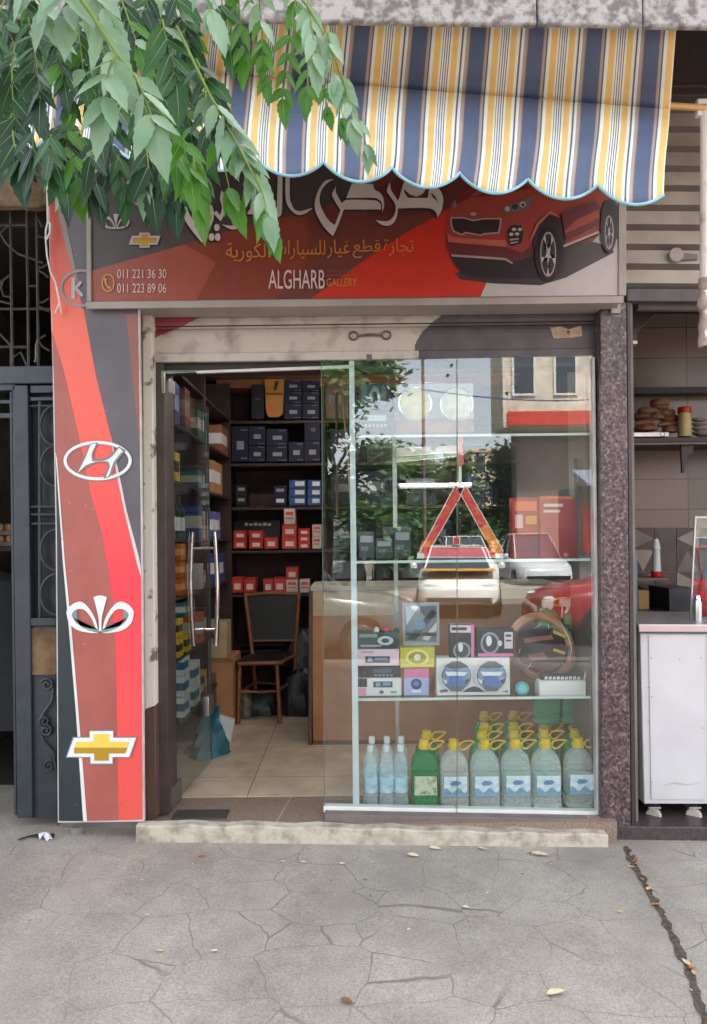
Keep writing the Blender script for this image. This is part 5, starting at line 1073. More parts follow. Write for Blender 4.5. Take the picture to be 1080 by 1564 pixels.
for pts in ([(0,356),(10,372),(28,388),(46,394),(66,402)],[(0,357),(14,344)],[(0,510),(17,528),(17,560)],[(16,420),(5,428),(2,440),(6,452),(16,454)],[(-4,420),(2,432),(-4,446)],[(56,462),(66,462),(75,456)],[(56,466),(68,472),(75,476)],[(56,410),(66,408),(74,402)],[(56,412),(68,418),(74,424)],[(42,437),(56,437)],[(56,520),(70,512)],[(56,518),(66,530),(76,536)],[(20,546),(32,538),(42,560)],[(0,460),(16,464)],[(56,330),(66,348)],[(56,360),(70,364)]): g.tube([P(x,y,.03) for x,y in pts], .006, irond, 6)
g.build('bars', gr)
tag(gr, gr['label'], 'grille')
g = MB(); pts = [P(58,520,.0),P(55,528,.0),P(55,548,.0),P(53,553,.0)]; g.tube(pts, .005, mat('grey_cord', (120,112,106), .7), 6); tag(g.build('wire_loop', None), 'short grey wire loop caught on the grille bars beside the panel', 'wire')
g = MB()
n = 14; top = [(-260 + 336*i/n, 270 + rnd.uniform(-3,3)) for i in range(n+1)]; bot = [(-260 + 336*i/n, 314 + rnd.uniform(-4,3)) for i in range(n+1)]
g.pp(top + bot[::-1], -.06, .06, mat('rough_stone', (150,122,100), .9, var=.35, scale=9, bump=.8, bscale=22)); tag(g.build('stone_lintel', None, .01), 'rough brown stone lintel over the iron grille at the upper left', 'lintel')
# dark room behind: shelf with egg trays, coat
g = MB(); c = P(-30,835,.9); g.box(-2.59, -1.66, .85, 1.25, c.z-.03, c.z, darkwood); tag(g.build('egg_shelf', None, .003), 'dark shelf carrying egg trays inside the left doorway', 'shelf')
et = thing('egg_tray', 'grey pulp tray of brown eggs on the shelf inside the left doorway, lower one', 'egg tray', (-2.02, 1.0, c.z), 'egg trays')
eggm = mat('brown_egg', (190,146,112), .5, var=.15)
g = MB(); g.box(-2.26,-1.78,.88,1.16,c.z,c.z+.03,mat('pulp_tray', (130,122,114), .9, bump=.3)); g.build('tray', et, .006)
g = MB()
for i in range(9):
    for j in range(4): g.lathe((-2.24+i*.053, .91+j*.065, c.z+.02), [(.004,0),(.017,.010),(.022,.026),(.018,.044),(.009,.054),(.002,.057)], eggm, 10)
g.build('eggs', et)
dup(et, (-2.02, 1.0, c.z+.07), 'grey pulp tray of brown eggs on the shelf inside the left doorway, upper one')
g = MB(); c = P(4,1000,.5); V = []; n = 16
for i, (z, r_) in enumerate(((1.32,.05),(1.27,.15),(1.1,.17),(.8,.18),(.5,.2),(.42,.2))):
    for j in range(n): a = 2*math.pi*j/n; V.append((c.x-.05+r_*math.cos(a)*(1+.08*math.sin(5*a)), .5+.08*math.sin(a)*(1+.2*math.sin(4*a+i)), z))
g.add(V, [(i*n+j,i*n+(j+1)%n,(i+1)*n+(j+1)%n,(i+1)*n+j) for i in range(5) for j in range(n)] + [list(range(n))], mat('dark_coat', (34,36,42), .8, var=.2)); tag(g.build('dark_coat', None), 'dark coat hanging inside the left doorway under the egg shelf', 'coat')
g = MB(); a = P(0,895,.7); g.box(-2.5,-1.72,.7,.72,a.z-.008,a.z+.008,alu); tag(g.build('coat_rail', None), 'pale metal rail above the dark coat in the left doorway', 'rail')

# ================================================================ RIGHT: neighbouring food shop
s2 = thing('neighbour_shutter', 'raised grey slatted shutter over the food shop at the right', 'shutter', (1.9, .05, 2.8))
sm2 = mat('grey_shutter', (182,170,158), .5, var=.15, scale=5)
g = MB()
for k in range(9):
    y0 = 172 + k*30; g.add([P(955,y0,-.01),P(1500,y0+4,-.01),P(1500,y0+24,-.03),P(955,y0+20,-.03)], [(0,1,2,3)], sm2); g.add([P(955,y0+20,-.03),P(1500,y0+24,-.03),P(1500,y0+34,-.01),P(955,y0+30,-.01)], [(0,1,2,3)], mat('shutter_gap', (84,76,70), .6))
g.build('slats', s2, 0, 20)
g = MB(); g.pp([(958,440),(1500,442),(1500,462),(958,460)], -.03, .05, mat('shutter_bottom', (82,76,76), .5, var=.2)); g.pp([(975,463),(1500,465),(1500,474),(975,472)], .05, .04, mat('shutter_lip', (120,112,108), .5)); g.build('bottom_rail', s2, .004)
g = MB(); c = P(1031,391,-.035); g.disc(c, .036, (0,-1,0), .02, mat('lock_disc', (150,140,132), .45), 20); g.pp([(1040,386),(1066,388),(1066,396),(1040,397)], -.045, .015, mat('lock_arm', (100,90,92), .45)); g.build('lock', s2, .002)
tw = mat('beige_tile', (186,164,140), .25, var=.06, scale=3)
rw = thing('tiled_wall', 'beige tiled wall with a dark patterned band inside the food shop at the right', 'wall', (2.6, 2.2, .04))
YT = 1.9
tb = bpy.data.materials.new('tile_joints'); tb.use_nodes = True; nt = tb.node_tree; br = nt.nodes.new('ShaderNodeTexBrick'); br.offset = 0; tc = nt.nodes.new('ShaderNodeTexCoord'); mp = nt.nodes.new('ShaderNodeMapping'); mp.inputs['Rotation'].default_value = (R(90),0,0)
br.inputs['Scale'].default_value = 1; br.inputs['Brick Width'].default_value = .42; br.inputs['Row Height'].default_value = .235; br.inputs['Mortar Size'].default_value = .004
br.inputs['Color1'].default_value = L3((128,112,98)); br.inputs['Color2'].default_value = L3((114,99,87)); br.inputs['Mortar'].default_value = L3((72,60,52))
nt.links.new(tc.outputs['Object'], mp.inputs[0]); nt.links.new(mp.outputs[0], br.inputs['Vector']); nt.links.new(br.outputs['Color'], nt.nodes['Principled BSDF'].inputs['Base Color']); nt.nodes['Principled BSDF'].inputs['Roughness'].default_value = .25
g = MB(); g.box(1.53, 4.2, YT, YT+.1, .04, 3.2, tb); g.build('tile_face', rw, 0)
g = MB(); y0, y1 = 806, 906; dk = [mat('dark_tile_%d' % i, c_, .25) for i, c_ in enumerate(((60,52,48),(108,98,90),(40,36,36),(150,140,130)))]
for i in range(10):
    for j in range(3):
        xa, xb, ya, yb = 966+i*34, 999+i*34, y0+j*34, y0+33+j*34; Y = YT-.012
        g.face([P(xa,ya,Y),P(xb,ya,Y),P(xb,yb,Y),P(xa,yb,Y)], dk[2]); k = (i*7+j*3) % 4
        tri = [[(xa,ya),(xb,(ya+yb)/2),(xa,yb)],[(xa,yb),((xa+xb)/2,ya),(xb,yb)],[(xb,ya),(xb,yb),(xa,(ya+yb)/2)],[(xa,ya),(xb,ya),((xa+xb)/2,yb)]][k]
        g.face([P(x,y,Y-.001) for x,y in tri], dk[(1,0,3,0)[(i+j*2) % 4]])
g.build('patterned_band', rw, 0, 0)
hood = thing('extractor_hood', 'dark sloping hood edge under the neighbouring shutter', 'hood', P(985,520,.4))
g = MB(); g.pp([(962,474),(1004,478),(974,506),(972,530),(962,530)], .25, .5, mat('hood_dark', (50,44,42), .5)); g.pp([(962,520),(974,520),(974,525),(962,525)], .249, .02, white_paint) ; g.build('hood_body', hood, .003)
fs = thing('food_shelf', 'dark wall shelf with bread bags in the food shop at the right', 'wall shelf', P(1040,672,1.5))
g = MB(); g.pb(955,667,1300,674,1.35,.5,mat('shelf_dark', (48,40,38), .5)); g.pb(955,674,1300,678,1.36,.02,mat('shelf_trim', (120,100,84), .5)); g.build('board', fs, .003)
g = MB(); g.pp([(1040,678),(1062,678),(1058,692),(1052,694),(1046,722),(1042,722)], 1.4, .02, mat('shelf_dark', (48,40,38), .5)); g.build('bracket', fs, .002)
g = MB(); g.pb(955,590,1300,600,1.75,.1,mat('shelf_dark', (48,40,38), .5)); g.build('board', fs, .003)
bread = mat('flat_bread', (160,112,78), .7, var=.25, scale=18, rgb2=(116,66,42)); 
for i, (px, py, s_, lab) in enumerate(((985,640,1,'bag of flat bread at the left end of the dark wall shelf'),(1004,622,.8,'bag of flat bread lying on top of the others on the wall shelf'),(1021,642,.95,'bag of flat bread beside the red-capped bottle on the wall shelf'))):
    t = thing('bread_bag', lab, 'bread bag', P(px, 666, 1.5)); 
    for k in range(4):
        c = P(px + rnd.uniform(-6,6), py + 14 - k*9*s_, 1.5 + rnd.uniform(-.03,.03)); rr = .085*s_*rnd.uniform(.8,1.1)
        g = MB(); g.lathe(c, [(rr*.4,-.024),(rr*.9,-.018),(rr,0),(rr*.85,.018),(rr*.3,.026)], bread, 14, 1, .8); b_ = g.build('loaf', t); 
    g = MB(); c = P(px, py+6, 1.42); n = 12
    g.add([P(px+26*s_*(1+.12*math.sin(i_*2.3))*math.cos(6.283*i_/n), py+26*s_*(1+.1*math.sin(i_*1.7))*math.sin(6.283*i_/n), 1.40+.02*math.sin(i_*2)) for i_ in range(n)] + [c - Vector((0,.06,0))], [(i_, (i_+1) % n, n) for i_ in range(n)], clear_wrap); g.build('clear_bag', t, 0, 0)
t = thing('sauce_bottle', 'pale yellow bottle with red cap on the dark wall shelf', 'bottle', P(1046,667,1.42))
g = MB(); c = P(1046,667,1.42); g.lathe(c, [(.044,0),(.046,.01),(.046,.10),(.040,.14),(.038,.165)], mat('mustard_bottle', (206,186,130), .45), 16); g.build('bottle_body', t)
g = MB(); g.lathe(c, [(.046,.166),(.047,.17),(.044,.205),(.038,.21)], mat('red_cap', (206,40,36), .4), 16); g.build('cap', t)
t = thing('plate_stack', 'stack of pale bowls at the right end of the wall shelf', 'bowls', P(1072,667,1.45)); 
for k in range(4):
    g = MB(); c = P(1074,666,1.45) + Vector((0,0,k*.032)); g.lathe(c, [(.04,0),(.07,.02),(.075,.03),(.07,.028),(.035,.008)], mat('grey_bowl', (176,166,164), .4), 18); g.build('bowl', t)
t = thing('tray', 'flat silver tray with a round mark under the bread bags', 'tray', P(985,667,1.36)); g = MB(); g.pb(964,660,1022,667,1.355,.3,alu); g.build('tray_body', t, .003); g = MB(); ring_px(g,1012,663,4,4,1.2,1.354,blackp,14); g.build('mark', t, 0, 0)
t = thing('salt_tower', 'white tall shaker with red base on the ledge in front of the dark tiles', 'shaker', P(1003,882,1.6))
g = MB(); c = P(1003,881,1.6); g.lathe(c, [(.034,.04),(.03,.06),(.026,.2),(.03,.21),(.02,.26),(.012,.28)], whp, 14); g.build('shaker_body', t); g = MB(); g.lathe(c, [(.036,0),(.038,.005),(.038,.04),(.034,.041)], MATS['red_cap'], 14); g.build('base', t)
g = MB(); g.pb(955,883,1020,887,1.5,.3,mat('ledge', (110,96,84), .5)); tag(g.build('ledge', None, .002), 'thin ledge under the white and red shaker', 'ledge')
kc = thing('kitchen_counter', 'dark steel kitchen counter at the back of the food shop', 'counter', P(1060,950,1.3))
g = MB(); g.pb(970,938,1300,946,1.1,.8,mat('dark_steel_top', (74,76,80), .3, .6)); g.pb(972,946,1300,1240,1.15,.7,mat('counter_body', (56,54,56), .5)); g.build('counter_body', kc, .004)
g = MB(); g.pb(1022,898,1062,938,1.4,.35,mat('black_cooker', (40,42,48), .35)); g.pb(975,902,992,938,1.5,.2,cardboard); tag(g.build('cooker', None, .004), 'dark cooker block standing on the kitchen counter', 'cooker')
ca = thing('white_cart', 'white sheet-metal cart with a steel top on small casters at the right', 'cart', P(1040,1240,.3))
wm = mat('cart_white', (204,201,204), .4, var=.05, scale=4)
g = MB(); g.pp([(978,967),(1400,970),(1400,1229),(984,1228)], .03, .55, wm); g.build('cart_body', ca, .004)
g = MB(); g.pp([(975,953),(1400,955),(1400,968),(976,966)], .0, .62, steel); g.build('cart_top', ca, .006)
g = MB(); g.pp([(991,969),(1076,970),(1079,1222),(995,1221)], .024, .006, wm); g.pp([(1081,970),(1380,971),(1380,1223),(1084,1222)], .024, .006, wm); g.build('side_sheet', ca, .001)
g = MB(); rs = mat('rust_stain', (150,112,92), .8)
for x, y in ((995,1005),(1038,1007),(1071,1005),(990,1050),(995,1064),(991,1102),(996,1195),(1073,1112)): g.disc(P(x,y,.0238), .003, (0,-1,0), .002, rs, 8)
stroke(g, [(1012,1200),(1030,1196),(1050,1199),(1070,1196)], [1,3,2,1], .0232, mat('faded_rust', (196,176,164), .7)); g.build('rivets', ca, 0, 0)
for px, Y in ((997,.10),(1058,.10),(1010,.5),(1075,.5)):
    c = P(px,1230,.1); z = .045 if px < 1000 or True else 0; x = c.x if Y < .3 else c.x
    k = MB(); k.box(x-.032, x+.032, Y-.03, Y+.04, c.z-.010, c.z+.002, steel); k.box(x-.017, x-.013, Y+.0, Y+.035, c.z-.05, c.z-.010, steel); k.box(x+.013, x+.017, Y+.0, Y+.035, c.z-.05, c.z-.010, steel); kk = k.build('caster', ca, .002)
    h = MB(); rr = .038; h.disc((x+.006, Y-.006, c.z-.046), rr, (-.6,-.8,0), .026, mat('caster_wheel', (206,196,182), .5), 20); h.build('wheel', kk, .004)
t = thing('glass_food_case', 'clear glass case with a bottle on top of the white cart at the right edge', 'food case', P(1068,952,.3))
g = MB(); g.pp([(1062,790),(1300,790),(1300,948),(1054,948)], .18, .006, shelf_glass); g.build('glass_front', t, 0, 0)
g = MB(); bar_px(g, (1063,788), (1055,950), 2.5, .178, .01, alu); bar_px(g, (1062,790), (1300,791), 3, .177, .01, alu); g.build('metal_edge', t, .001)
t = thing('drink_bottle', 'dark drink bottle with red label and blue cap behind the glass case edge', 'bottle', P(1075,952,.35)); c = P(1076,952,.35)
g = MB(); g.lathe(c, [(.032,0),(.035,.01),(.035,.13),(.030,.15),(.035,.17),(.034,.20),(.014,.25),(.013,.27)], mat('cola_dark', (60,36,34), .2), 16); g.build('bottle_body', t); g = MB(); g.lathe(c, [(.0355,.135),(.036,.14),(.036,.175),(.0355,.18)], MATS['red_cap'], 16); g.build('label', t); g = MB(); g.lathe(c, [(.015,.268),(.016,.27),(.016,.29),(.013,.292)], mat('blue_cap', (50,84,160), .4), 12); g.build('cap', t)
t = thing('steel_shaker', 'small steel shaker on the white cart left of the glass case', 'shaker', P(1065,952,.25)); c = P(1066,953,.14); g = MB(); g.lathe(c, [(.018,0),(.02,.005),(.02,.11),(.014,.13)], steel, 14); g.build('shaker_body', t); g = MB(); g.lathe(c, [(.015,.13),(.016,.133),(.012,.15),(.004,.155)], chrome, 12); g.build('lid', t)
g = MB(); g.tube([P(968,850,.45), P(969,950,.45), P(966,1000,.45)], .02, mat('blue_cloth', (110,126,140), .8, bump=.4), 8); tag(g.build('hanging_cloth', None), 'blue-grey cloth hanging beside the pillar in the food shop', 'cloth')

# ================================================================ LITTER ON THE PAVEMENT
def gp_(px, py):
    """pavement point under a pixel"""
    Y = -1.0
    for _ in range(30):
        p = P(px, py, Y); err = p.z - gz(p.x)
        d = (Y+CD); Y += err / ((CH - p.z)/d + 1e-6); Y = max(-3.3, min(.5, Y))
    return P(px, py, Y)
# groove between the two pavements, filled with dirt and dry leaves
gpts = [(955,1293),(968,1322),(990,1360),(1012,1400),(1038,1450),(1062,1515),(1084,1575)]
g = MB(); l = []; r_ = []
ctrl = [gp_(*q) for q in gpts] + [Vector((1.03,-3.2,0))]; ctrl[-1] = ctrl[-2] + (ctrl[-2]-ctrl[-3])*3
path = []
for i in range(len(ctrl)-1):
    for k in range(8): path.append(ctrl[i].lerp(ctrl[i+1], k/8))
for i, p in enumerate(path):
    w_ = .006 + .007*math.sin(i*.9)**2 + rnd.uniform(0,.007); x = p.x + rnd.uniform(-.006,.006)
    l.append(Vector((x-w_, p.y, gz(x-w_)+.003))); r_.append(Vector((x+w_*1.15, p.y, gz(x+w_)+.003)))
g.add(l+r_, [(i+len(l), i+1+len(l), i+1, i) for i in range(len(l)-1)], mat('groove_dirt', (104,90,76), .95, var=.4, scale=60, bump=.8, bscale=120)); o = g.build('pavement_joint', None, 0, 0); o['kind'] = 'structure'
leafc = [mat('dry_leaf_%d' % i, c_, .7, var=.2, scale=30) for i, c_ in enumerate(((186,124,76),(206,170,130),(150,92,56),(216,196,164),(120,84,58)))]
def dry_leaf(p, L_, a, m, label, curl=.25):
    g = MB(); n = 7; V = []
    for i in range(n+1):
        t_ = i/n; wv = L_*.24*math.sin(math.pi*t_**.8); zz = .004 + curl*L_*(t_-.5)**2*1.4
        for s in (-1,0,1): V.append(Vector((L_*(t_-.5), s*wv, zz + abs(s)*wv*.5)))
    g.add(V, [(i*3+j, i*3+j+1, (i+1)*3+j+1, (i+1)*3+j) for i in range(n) for j in range(2)], m)
    o = g.build('dry_leaf', None); o.location = (p.x, p.y, gz(p.x)+.002); o.rotation_euler = (rnd.uniform(-.15,.15), rnd.uniform(-.15,.15), a); tag(o, label, 'leaf', 'dry leaves and scraps on the pavement'); return o
wd_ = ['tan','pale','brown','cream','dark']
for k in range(22):
    i = rnd.randrange(4, 48); p = path[i] + Vector((rnd.uniform(-.02,.025),0,0)); m_ = rnd.randrange(5)
    dry_leaf(p, rnd.uniform(.015,.042), rnd.uniform(0,6.28), leafc[m_], 'small %s dry leaf in the dirt-filled joint at the right of the pavement' % wd_[m_])
spots = ((310,1309,.045,0,'orange-tan dry leaf lying in front of the step below the doorway'),(350,1285,.05,1,'pale scrap close to the step below the doorway'),(665,1298,.06,3,'cream leaf near the step under the green canister'),(632,1309,.06,3,'long cream leaf left of the one under the green canister'),(738,1299,.05,3,'cream leaf near the step under the clear canisters'),(826,1308,.085,3,'longest cream leaf near the step, under the right canisters'),(850,1520,.07,3,'long pale leaf in the lower right of the open pavement'),(712,1388,.03,3,'small white scrap in the middle of the pavement'),(432,1318,.025,3,'tiny white scrap in front of the doorway, left'),(464,1319,.03,3,'tiny white scrap in front of the doorway, right'),(328,1455,.03,3,'pale scrap in the open pavement at the left'),(245,1455,.03,1,'pinkish scrap in the far left open pavement'),(523,1321,.03,3,'flat white scrap in front of the window post'),(948,1395,.03,1,'pale leaf left of the dirt-filled joint'),(530,1533,.05,4,'dark brown leaf in the lower middle of the pavement'))
for px, py, L_, m_, lab in spots: dry_leaf(gp_(px,py), L_, rnd.uniform(-.5,.5), leafc[m_], lab, .15)
for k in range(40):
    m_ = rnd.choice((1,3,3,4)); px, py = rnd.uniform(20,900), 1300 + abs(rnd.gauss(0,70))
    if py < 1555: dry_leaf(gp_(px,py), rnd.uniform(.008,.02), rnd.uniform(0,6.28), leafc[m_], 'tiny %s crumb of leaf scattered on the open pavement' % wd_[m_])
t = gp_(72,1282); g = MB(); n = 9
for i in range(3):
    c = t + Vector((rnd.uniform(-.02,.02), rnd.uniform(-.01,.01), .014))
    V = [c + Vector((.03*math.cos(a)*rnd.uniform(.6,1.2), .02*math.sin(a), .016*rnd.uniform(-1,1))) for a in [6.28*k/n for k in range(n)]]; g.add(V + [c+Vector((0,0,.02))], [(k,(k+1)%n,n) for k in range(n)], mat('crumpled_paper', (226,226,226), .8))
tag(g.build('crumpled_paper', None, 0, 0), 'crumpled white paper on the ground by the foot of the painted panel', 'paper')
g = MB(); g.tube([gp_(28,1285)+Vector((0,0,.008)), gp_(45,1281)+Vector((0,0,.012)), gp_(62,1279)+Vector((0,0,.012)), gp_(82,1280)+Vector((0,0,.01))], [.004,.005,.008,.012], mat('dark_twig', (50,42,38), .9), 7); tag(g.build('twig', None), 'dark twig beside the crumpled paper at the left', 'twig')

# ================================================================ STREET TREE, its spray of leaves hangs in front of the shop
def leafmat(name, rgb, rough, trans, rgb2=None):
    m = mat(name, rgb, rough, var=.12, scale=16, rgb2=rgb2, spec=.5, bump=.05); nt = m.node_tree; b = nt.nodes['Principled BSDF']
    tr = nt.nodes.new('ShaderNodeBsdfTranslucent'); tr.inputs[0].default_value = (lin(rgb[0])*1.3, lin(rgb[1])*1.7, lin(rgb[2])*.8, 1)
    ms = nt.nodes.new('ShaderNodeMixShader'); ms.inputs[0].default_value = trans
    nt.links.new(b.outputs[0], ms.inputs[1]); nt.links.new(tr.outputs[0], ms.inputs[2]); nt.links.new(ms.outputs[0], nt.nodes['Material Output'].inputs[0]); return m
LFs = [leafmat('leaf_dark', (30,68,36), .5, .22, (17,44,22)), leafmat('leaf_mid', (50,96,46), .45, .28, (34,70,34)), leafmat('leaf_sheen', (134,160,134), .42, .18, (98,132,102)), leafmat('leaf_young', (84,134,42), .45, .4, (64,110,34))]  # the pale leaf tone has the sky's sheen put into its colour
veinm = mat('leaf_vein', (150,176,120), .5); stalkm = mat('leaf_stalk', (118,140,68), .75, spec=.2); barkm = mat('bark', (92,78,66), .9, var=.3, scale=10, bump=.8)
crown = MB(); twig = MB()
def leaflet(mb, base, ax, nrm, L_, m, wid=.20, droop=.15):
    ax = ax.normalized(); sd_ = ax.cross(nrm).normalized(); nrm = sd_.cross(ax).normalized(); n = 11; V = []
    tw = rnd.uniform(-.12,.12); cv_ = rnd.uniform(-.10,.10)
    for i in range(n+1):
        t_ = i/n; wv = L_*wid*(math.sin(math.pi*t_**.72)**.85 if 0 < t_ < 1 else 0)
        if t_ > .7: wv *= 1 - (t_-.7)*1.3
        if 1 < i < n-1: wv *= 1.09 if i % 2 else .92
        c = base + ax*(L_*t_) + sd_*(cv_*L_*t_*t_) - Vector((0,0,1))*droop*L_*t_*t_
        up = nrm*(wv*.16)
        V += [c - sd_*wv + up + nrm*(tw*wv), c, c + sd_*wv + up - nrm*(tw*wv)]
    o = len(mb.v); fs = []
    for i in range(n): fs += [(i*3, i*3+1, (i+1)*3+1, (i+1)*3), (i*3+1, i*3+2, (i+1)*3+2, (i+1)*3+1)]
    mb.add(V, fs, m)
    mb.add([V[i*3+1] + nrm*.0008 + sd_*s*L_*.008*(1-i/n) for i in range(n) for s in (-1,1)], [(i*2,i*2+1,i*2+3,i*2+2) for i in range(n-1)], veinm)
def px_dir(a): return Vector((math.cos(R(a)), 0, -math.sin(R(a))))      # screen angle, 90 = straight down
def compound(x0, y0, x1, y1, d, n, Lpx, m=None, tilt=.35, spread=62, light=0.0, young=0.0, term=True):
    """one pinnate leaf from pixel to pixel at distance d from the lens, n pairs of leaflets of Lpx pixels"""
    Y = d - CD; s = d / FPX; a, b = P(x0,y0,Y), P(x1,y1,Y + rnd.uniform(-.05,.08)); ang = math.degrees(math.atan2(y1-y0, x1-x0))
    mid = (a+b)/2 + Vector((0,-.02,.01)); path_ = [a.lerp(mid, k/4).lerp(mid.lerp(b, k/4), k/4) for k in range(5)]
    twig.tube(path_, [.0022,.002,.0018,.0015,.001], stalkm, 5)
    def pick():
        if m is not None: return LFs[m]
        q = rnd.random()
        return LFs[2] if q < light else LFs[3] if q < light+young else LFs[rnd.choice((0,0,1))]
    for i in range(n):
        t_ = .18 + .74*i/max(n-1,1); p = path_[min(int(t_*4),3)].lerp(path_[min(int(t_*4),3)+1], t_*4 - min(int(t_*4),3))
        for sgn in (-1, 1):
            if rnd.random() < .08: continue
            aa = ang + sgn*(spread - 18*i/max(n-1,1) + rnd.uniform(-12,12)); da = ((90 - aa + 180) % 360) - 180; aa += da*.30
            L_ = Lpx*s*rnd.uniform(.7,1.05)*(1 - .15*abs(t_-.55)); ax = px_dir(aa) + Vector((0, rnd.uniform(-.45,.3), 0))
            nr = Vector((rnd.uniform(-.5,.5), -1, tilt + rnd.uniform(-.45,.55)))
            leaflet(crown, p, ax, nr, L_, pick(), rnd.uniform(.15,.205))
    if term: leaflet(crown, b, px_dir(ang + (90-ang)*.25 + rnd.uniform(-8,8)) + Vector((0,rnd.uniform(-.3,.1),0)), Vector((rnd.uniform(-.3,.3),-1,tilt)), Lpx*s*1.12, pick(), .22)
# foremost leaves
compound(150,35,176,84,1.10,2,78,2,.5); compound(178,84,163,156,1.05,3,74,2,.55,66); compound(205,112,234,184,1.12,3,78,2,.55,60)
compound(30,-30,70,18,1.1,3,80,2,.5); compound(92,-30,104,14,1.08,3,84,2,.55,50); compound(140,-25,160,18,1.12,2,80,2,.5,40)
compound(52,40,62,148,1.25,5,56,0,.3,80); compound(20,90,24,190,1.5,4,66,0,.2); compound(248,30,268,120,1.35,4,70,1,.3); compound(210,150,262,236,1.3,3,70,1,.3)
twig.tube([P(95,-40,-2.5),P(140,22,-2.5),P(178,82,-2.52),P(205,116,-2.5),P(236,160,-2.48),P(280,214,-2.45),P(300,240,-2.4)], [.0034,.003,.0026,.0022,.0018,.0014,.001], stalkm, 7)
compound(255,190,272,238,1.15,2,66,3,.4,40); compound(276,214,290,262,1.16,2,60,3,.4)
# descending chain of leaves in front of the awning
compound(300,90,335,180,1.35,4,66,None,.5,56,.5); compound(322,150,368,228,1.3,4,62,2,.6,50); compound(360,215,396,285,1.3,4,58,2,.6,48); compound(392,268,410,330,1.3,3,50,2,.5,44); compound(404,318,414,352,1.32,2,46,3,.4,30)
twig.tube([P(270,40,-2.27),P(318,140,-2.28),P(364,222,-2.3),P(396,285,-2.3),P(412,345,-2.28)], [.0028,.0025,.002,.0015,.001], stalkm, 6)
compound(330,200,352,296,1.4,3,56,3,.3,44); compound(296,240,304,300,1.4,3,58,3,.3,44); compound(262,236,268,296,1.4,3,64,0,.3,40); compound(225,226,232,290,1.42,3,60,0,.2,40); compound(140,232,148,286,1.4,3,58,0,.2,44); compound(112,236,122,276,1.42,2,58,3,.2,40); compound(78,206,84,252,1.4,3,60,1,.2,50)
compound(20,200,30,250,1.5,3,62,0,.2); compound(60,160,50,232,1.45,4,58,0,.2); compound(180,236,190,284,1.45,3,54,1,.3,40); compound(378,286,392,322,1.4,2,44,3,.3,36)
# cluster at the upper middle
twig.tube([P(430,-40,-2.2),P(470,10,-2.2),P(505,70,-2.2),P(525,130,-2.18),P(552,205,-2.16)], [.003,.0026,.002,.0015,.001], stalkm, 6)
compound(330,-40,350,60,1.5,3,56,1,.4,46,.3); compound(362,-30,372,80,1.5,4,50,3,.3,50); compound(300,-30,322,20,1.4,2,60,2,.5,40); compound(395,-30,402,70,1.5,4,48,None,.3,60,.2,.5)
compound(455,-20,432,150,1.5,6,42,3,.3,64); compound(470,0,482,90,1.42,4,50,2,.5,44); compound(500,40,512,120,1.4,4,46,2,.5,44); compound(520,110,540,190,1.4,4,40,2,.5,44); compound(545,180,560,226,1.42,2,34,2,.5,34)
compound(440,-30,460,40,1.5,3,46,None,.4,50,.4,.4); compound(472,60,470,140,1.5,4,38,3,.3,60); compound(490,110,500,168,1.5,3,34,3,.3,56); compound(400,60,405,120,1.52,3,36,3,.3,50)
compound(516,130,524,186,1.5,2,34,3,.3,40)
# shaded leaves behind them
for k in range(46):
    x = rnd.uniform(-50, 318); y = rnd.uniform(-50, 205)
    if x > 250 and y > 150 and rnd.random() < .5: continue
    a = rnd.uniform(60,118); L_ = rnd.uniform(60,110)
    compound(x, y, x + L_*math.cos(R(a)), y + L_*math.sin(R(a)), rnd.uniform(1.45,2.0), rnd.choice((4,5,5,6)), rnd.uniform(42,58), None, .1, 62, .08, .08)
for k in range(10):
    x = rnd.uniform(225, 330); y = rnd.uniform(120, 215); a = rnd.uniform(55,100); compound(x, y, x+60*math.cos(R(a)), y+60*math.sin(R(a)), rnd.uniform(1.45,1.8), 3, rnd.uniform(42,54), None, .2, 58, .3, .15)
st_ = thing('street_tree', 'leafy street tree whose serrated leaves hang across the upper left of the shop front', 'tree', (-2.35, -3.5, gz(-2.35)))
# the rest of the crown overhead, out of the picture, that shades the pavement
big = MB()
for k in range(5200):
    x, y, z = rnd.gauss(-.6,2.4), rnd.gauss(-4.2,1.5), rnd.gauss(5.2,.85)
    if z < 3.9 or y > -1.5: continue
    a = rnd.uniform(0,6.283); L_ = rnd.uniform(.10,.2); ax = Vector((math.cos(a), math.sin(a), -.5)).normalized(); sd_ = ax.cross(Vector((rnd.uniform(-.4,.4),rnd.uniform(-.4,.4),1))).normalized()
    p = Vector((x,y,z)); big.add([p, p+ax*L_*.45-sd_*L_*.24, p+ax*L_, p+ax*L_*.45+sd_*L_*.24], [(0,1,2,3)], LFs[rnd.choice((0,0,1))])
g = MB(); b0 = Vector((-2.35,-3.5,gz(-2.35)-.02)); g.tube([b0, b0+Vector((.02,0,.6)), b0+Vector((-.03,.02,1.5)), b0+Vector((.05,-.05,2.6)), b0+Vector((.1,-.1,3.6))], [.15,.12,.105,.095,.08], barkm, 16); g.build('trunk', st_)
for q in ([(.05,-.05,2.6),(.5,.2,3.1),(1.1,.7,3.25),(1.35,.95,3.0),(1.45,1.02,2.72)],[(.02,-.05,2.4),(.6,.5,2.9),(1.2,1.1,3.0),(1.75,1.25,2.75)],[(.1,-.1,3.6),(.9,-.3,4.5),(1.9,-.6,5.3)],[(.1,-.1,3.6),(-.5,-.5,4.6),(-1.1,-.8,5.4)],[(.1,-.1,3.5),(.6,-1.0,4.4),(1.2,-1.6,5.2)]):
    g = MB(); g.tube([b0+Vector(v) for v in q], [.06*(1-.75*i/(len(q)-1)) for i in range(len(q))], barkm, 10); g.build('limb', st_)
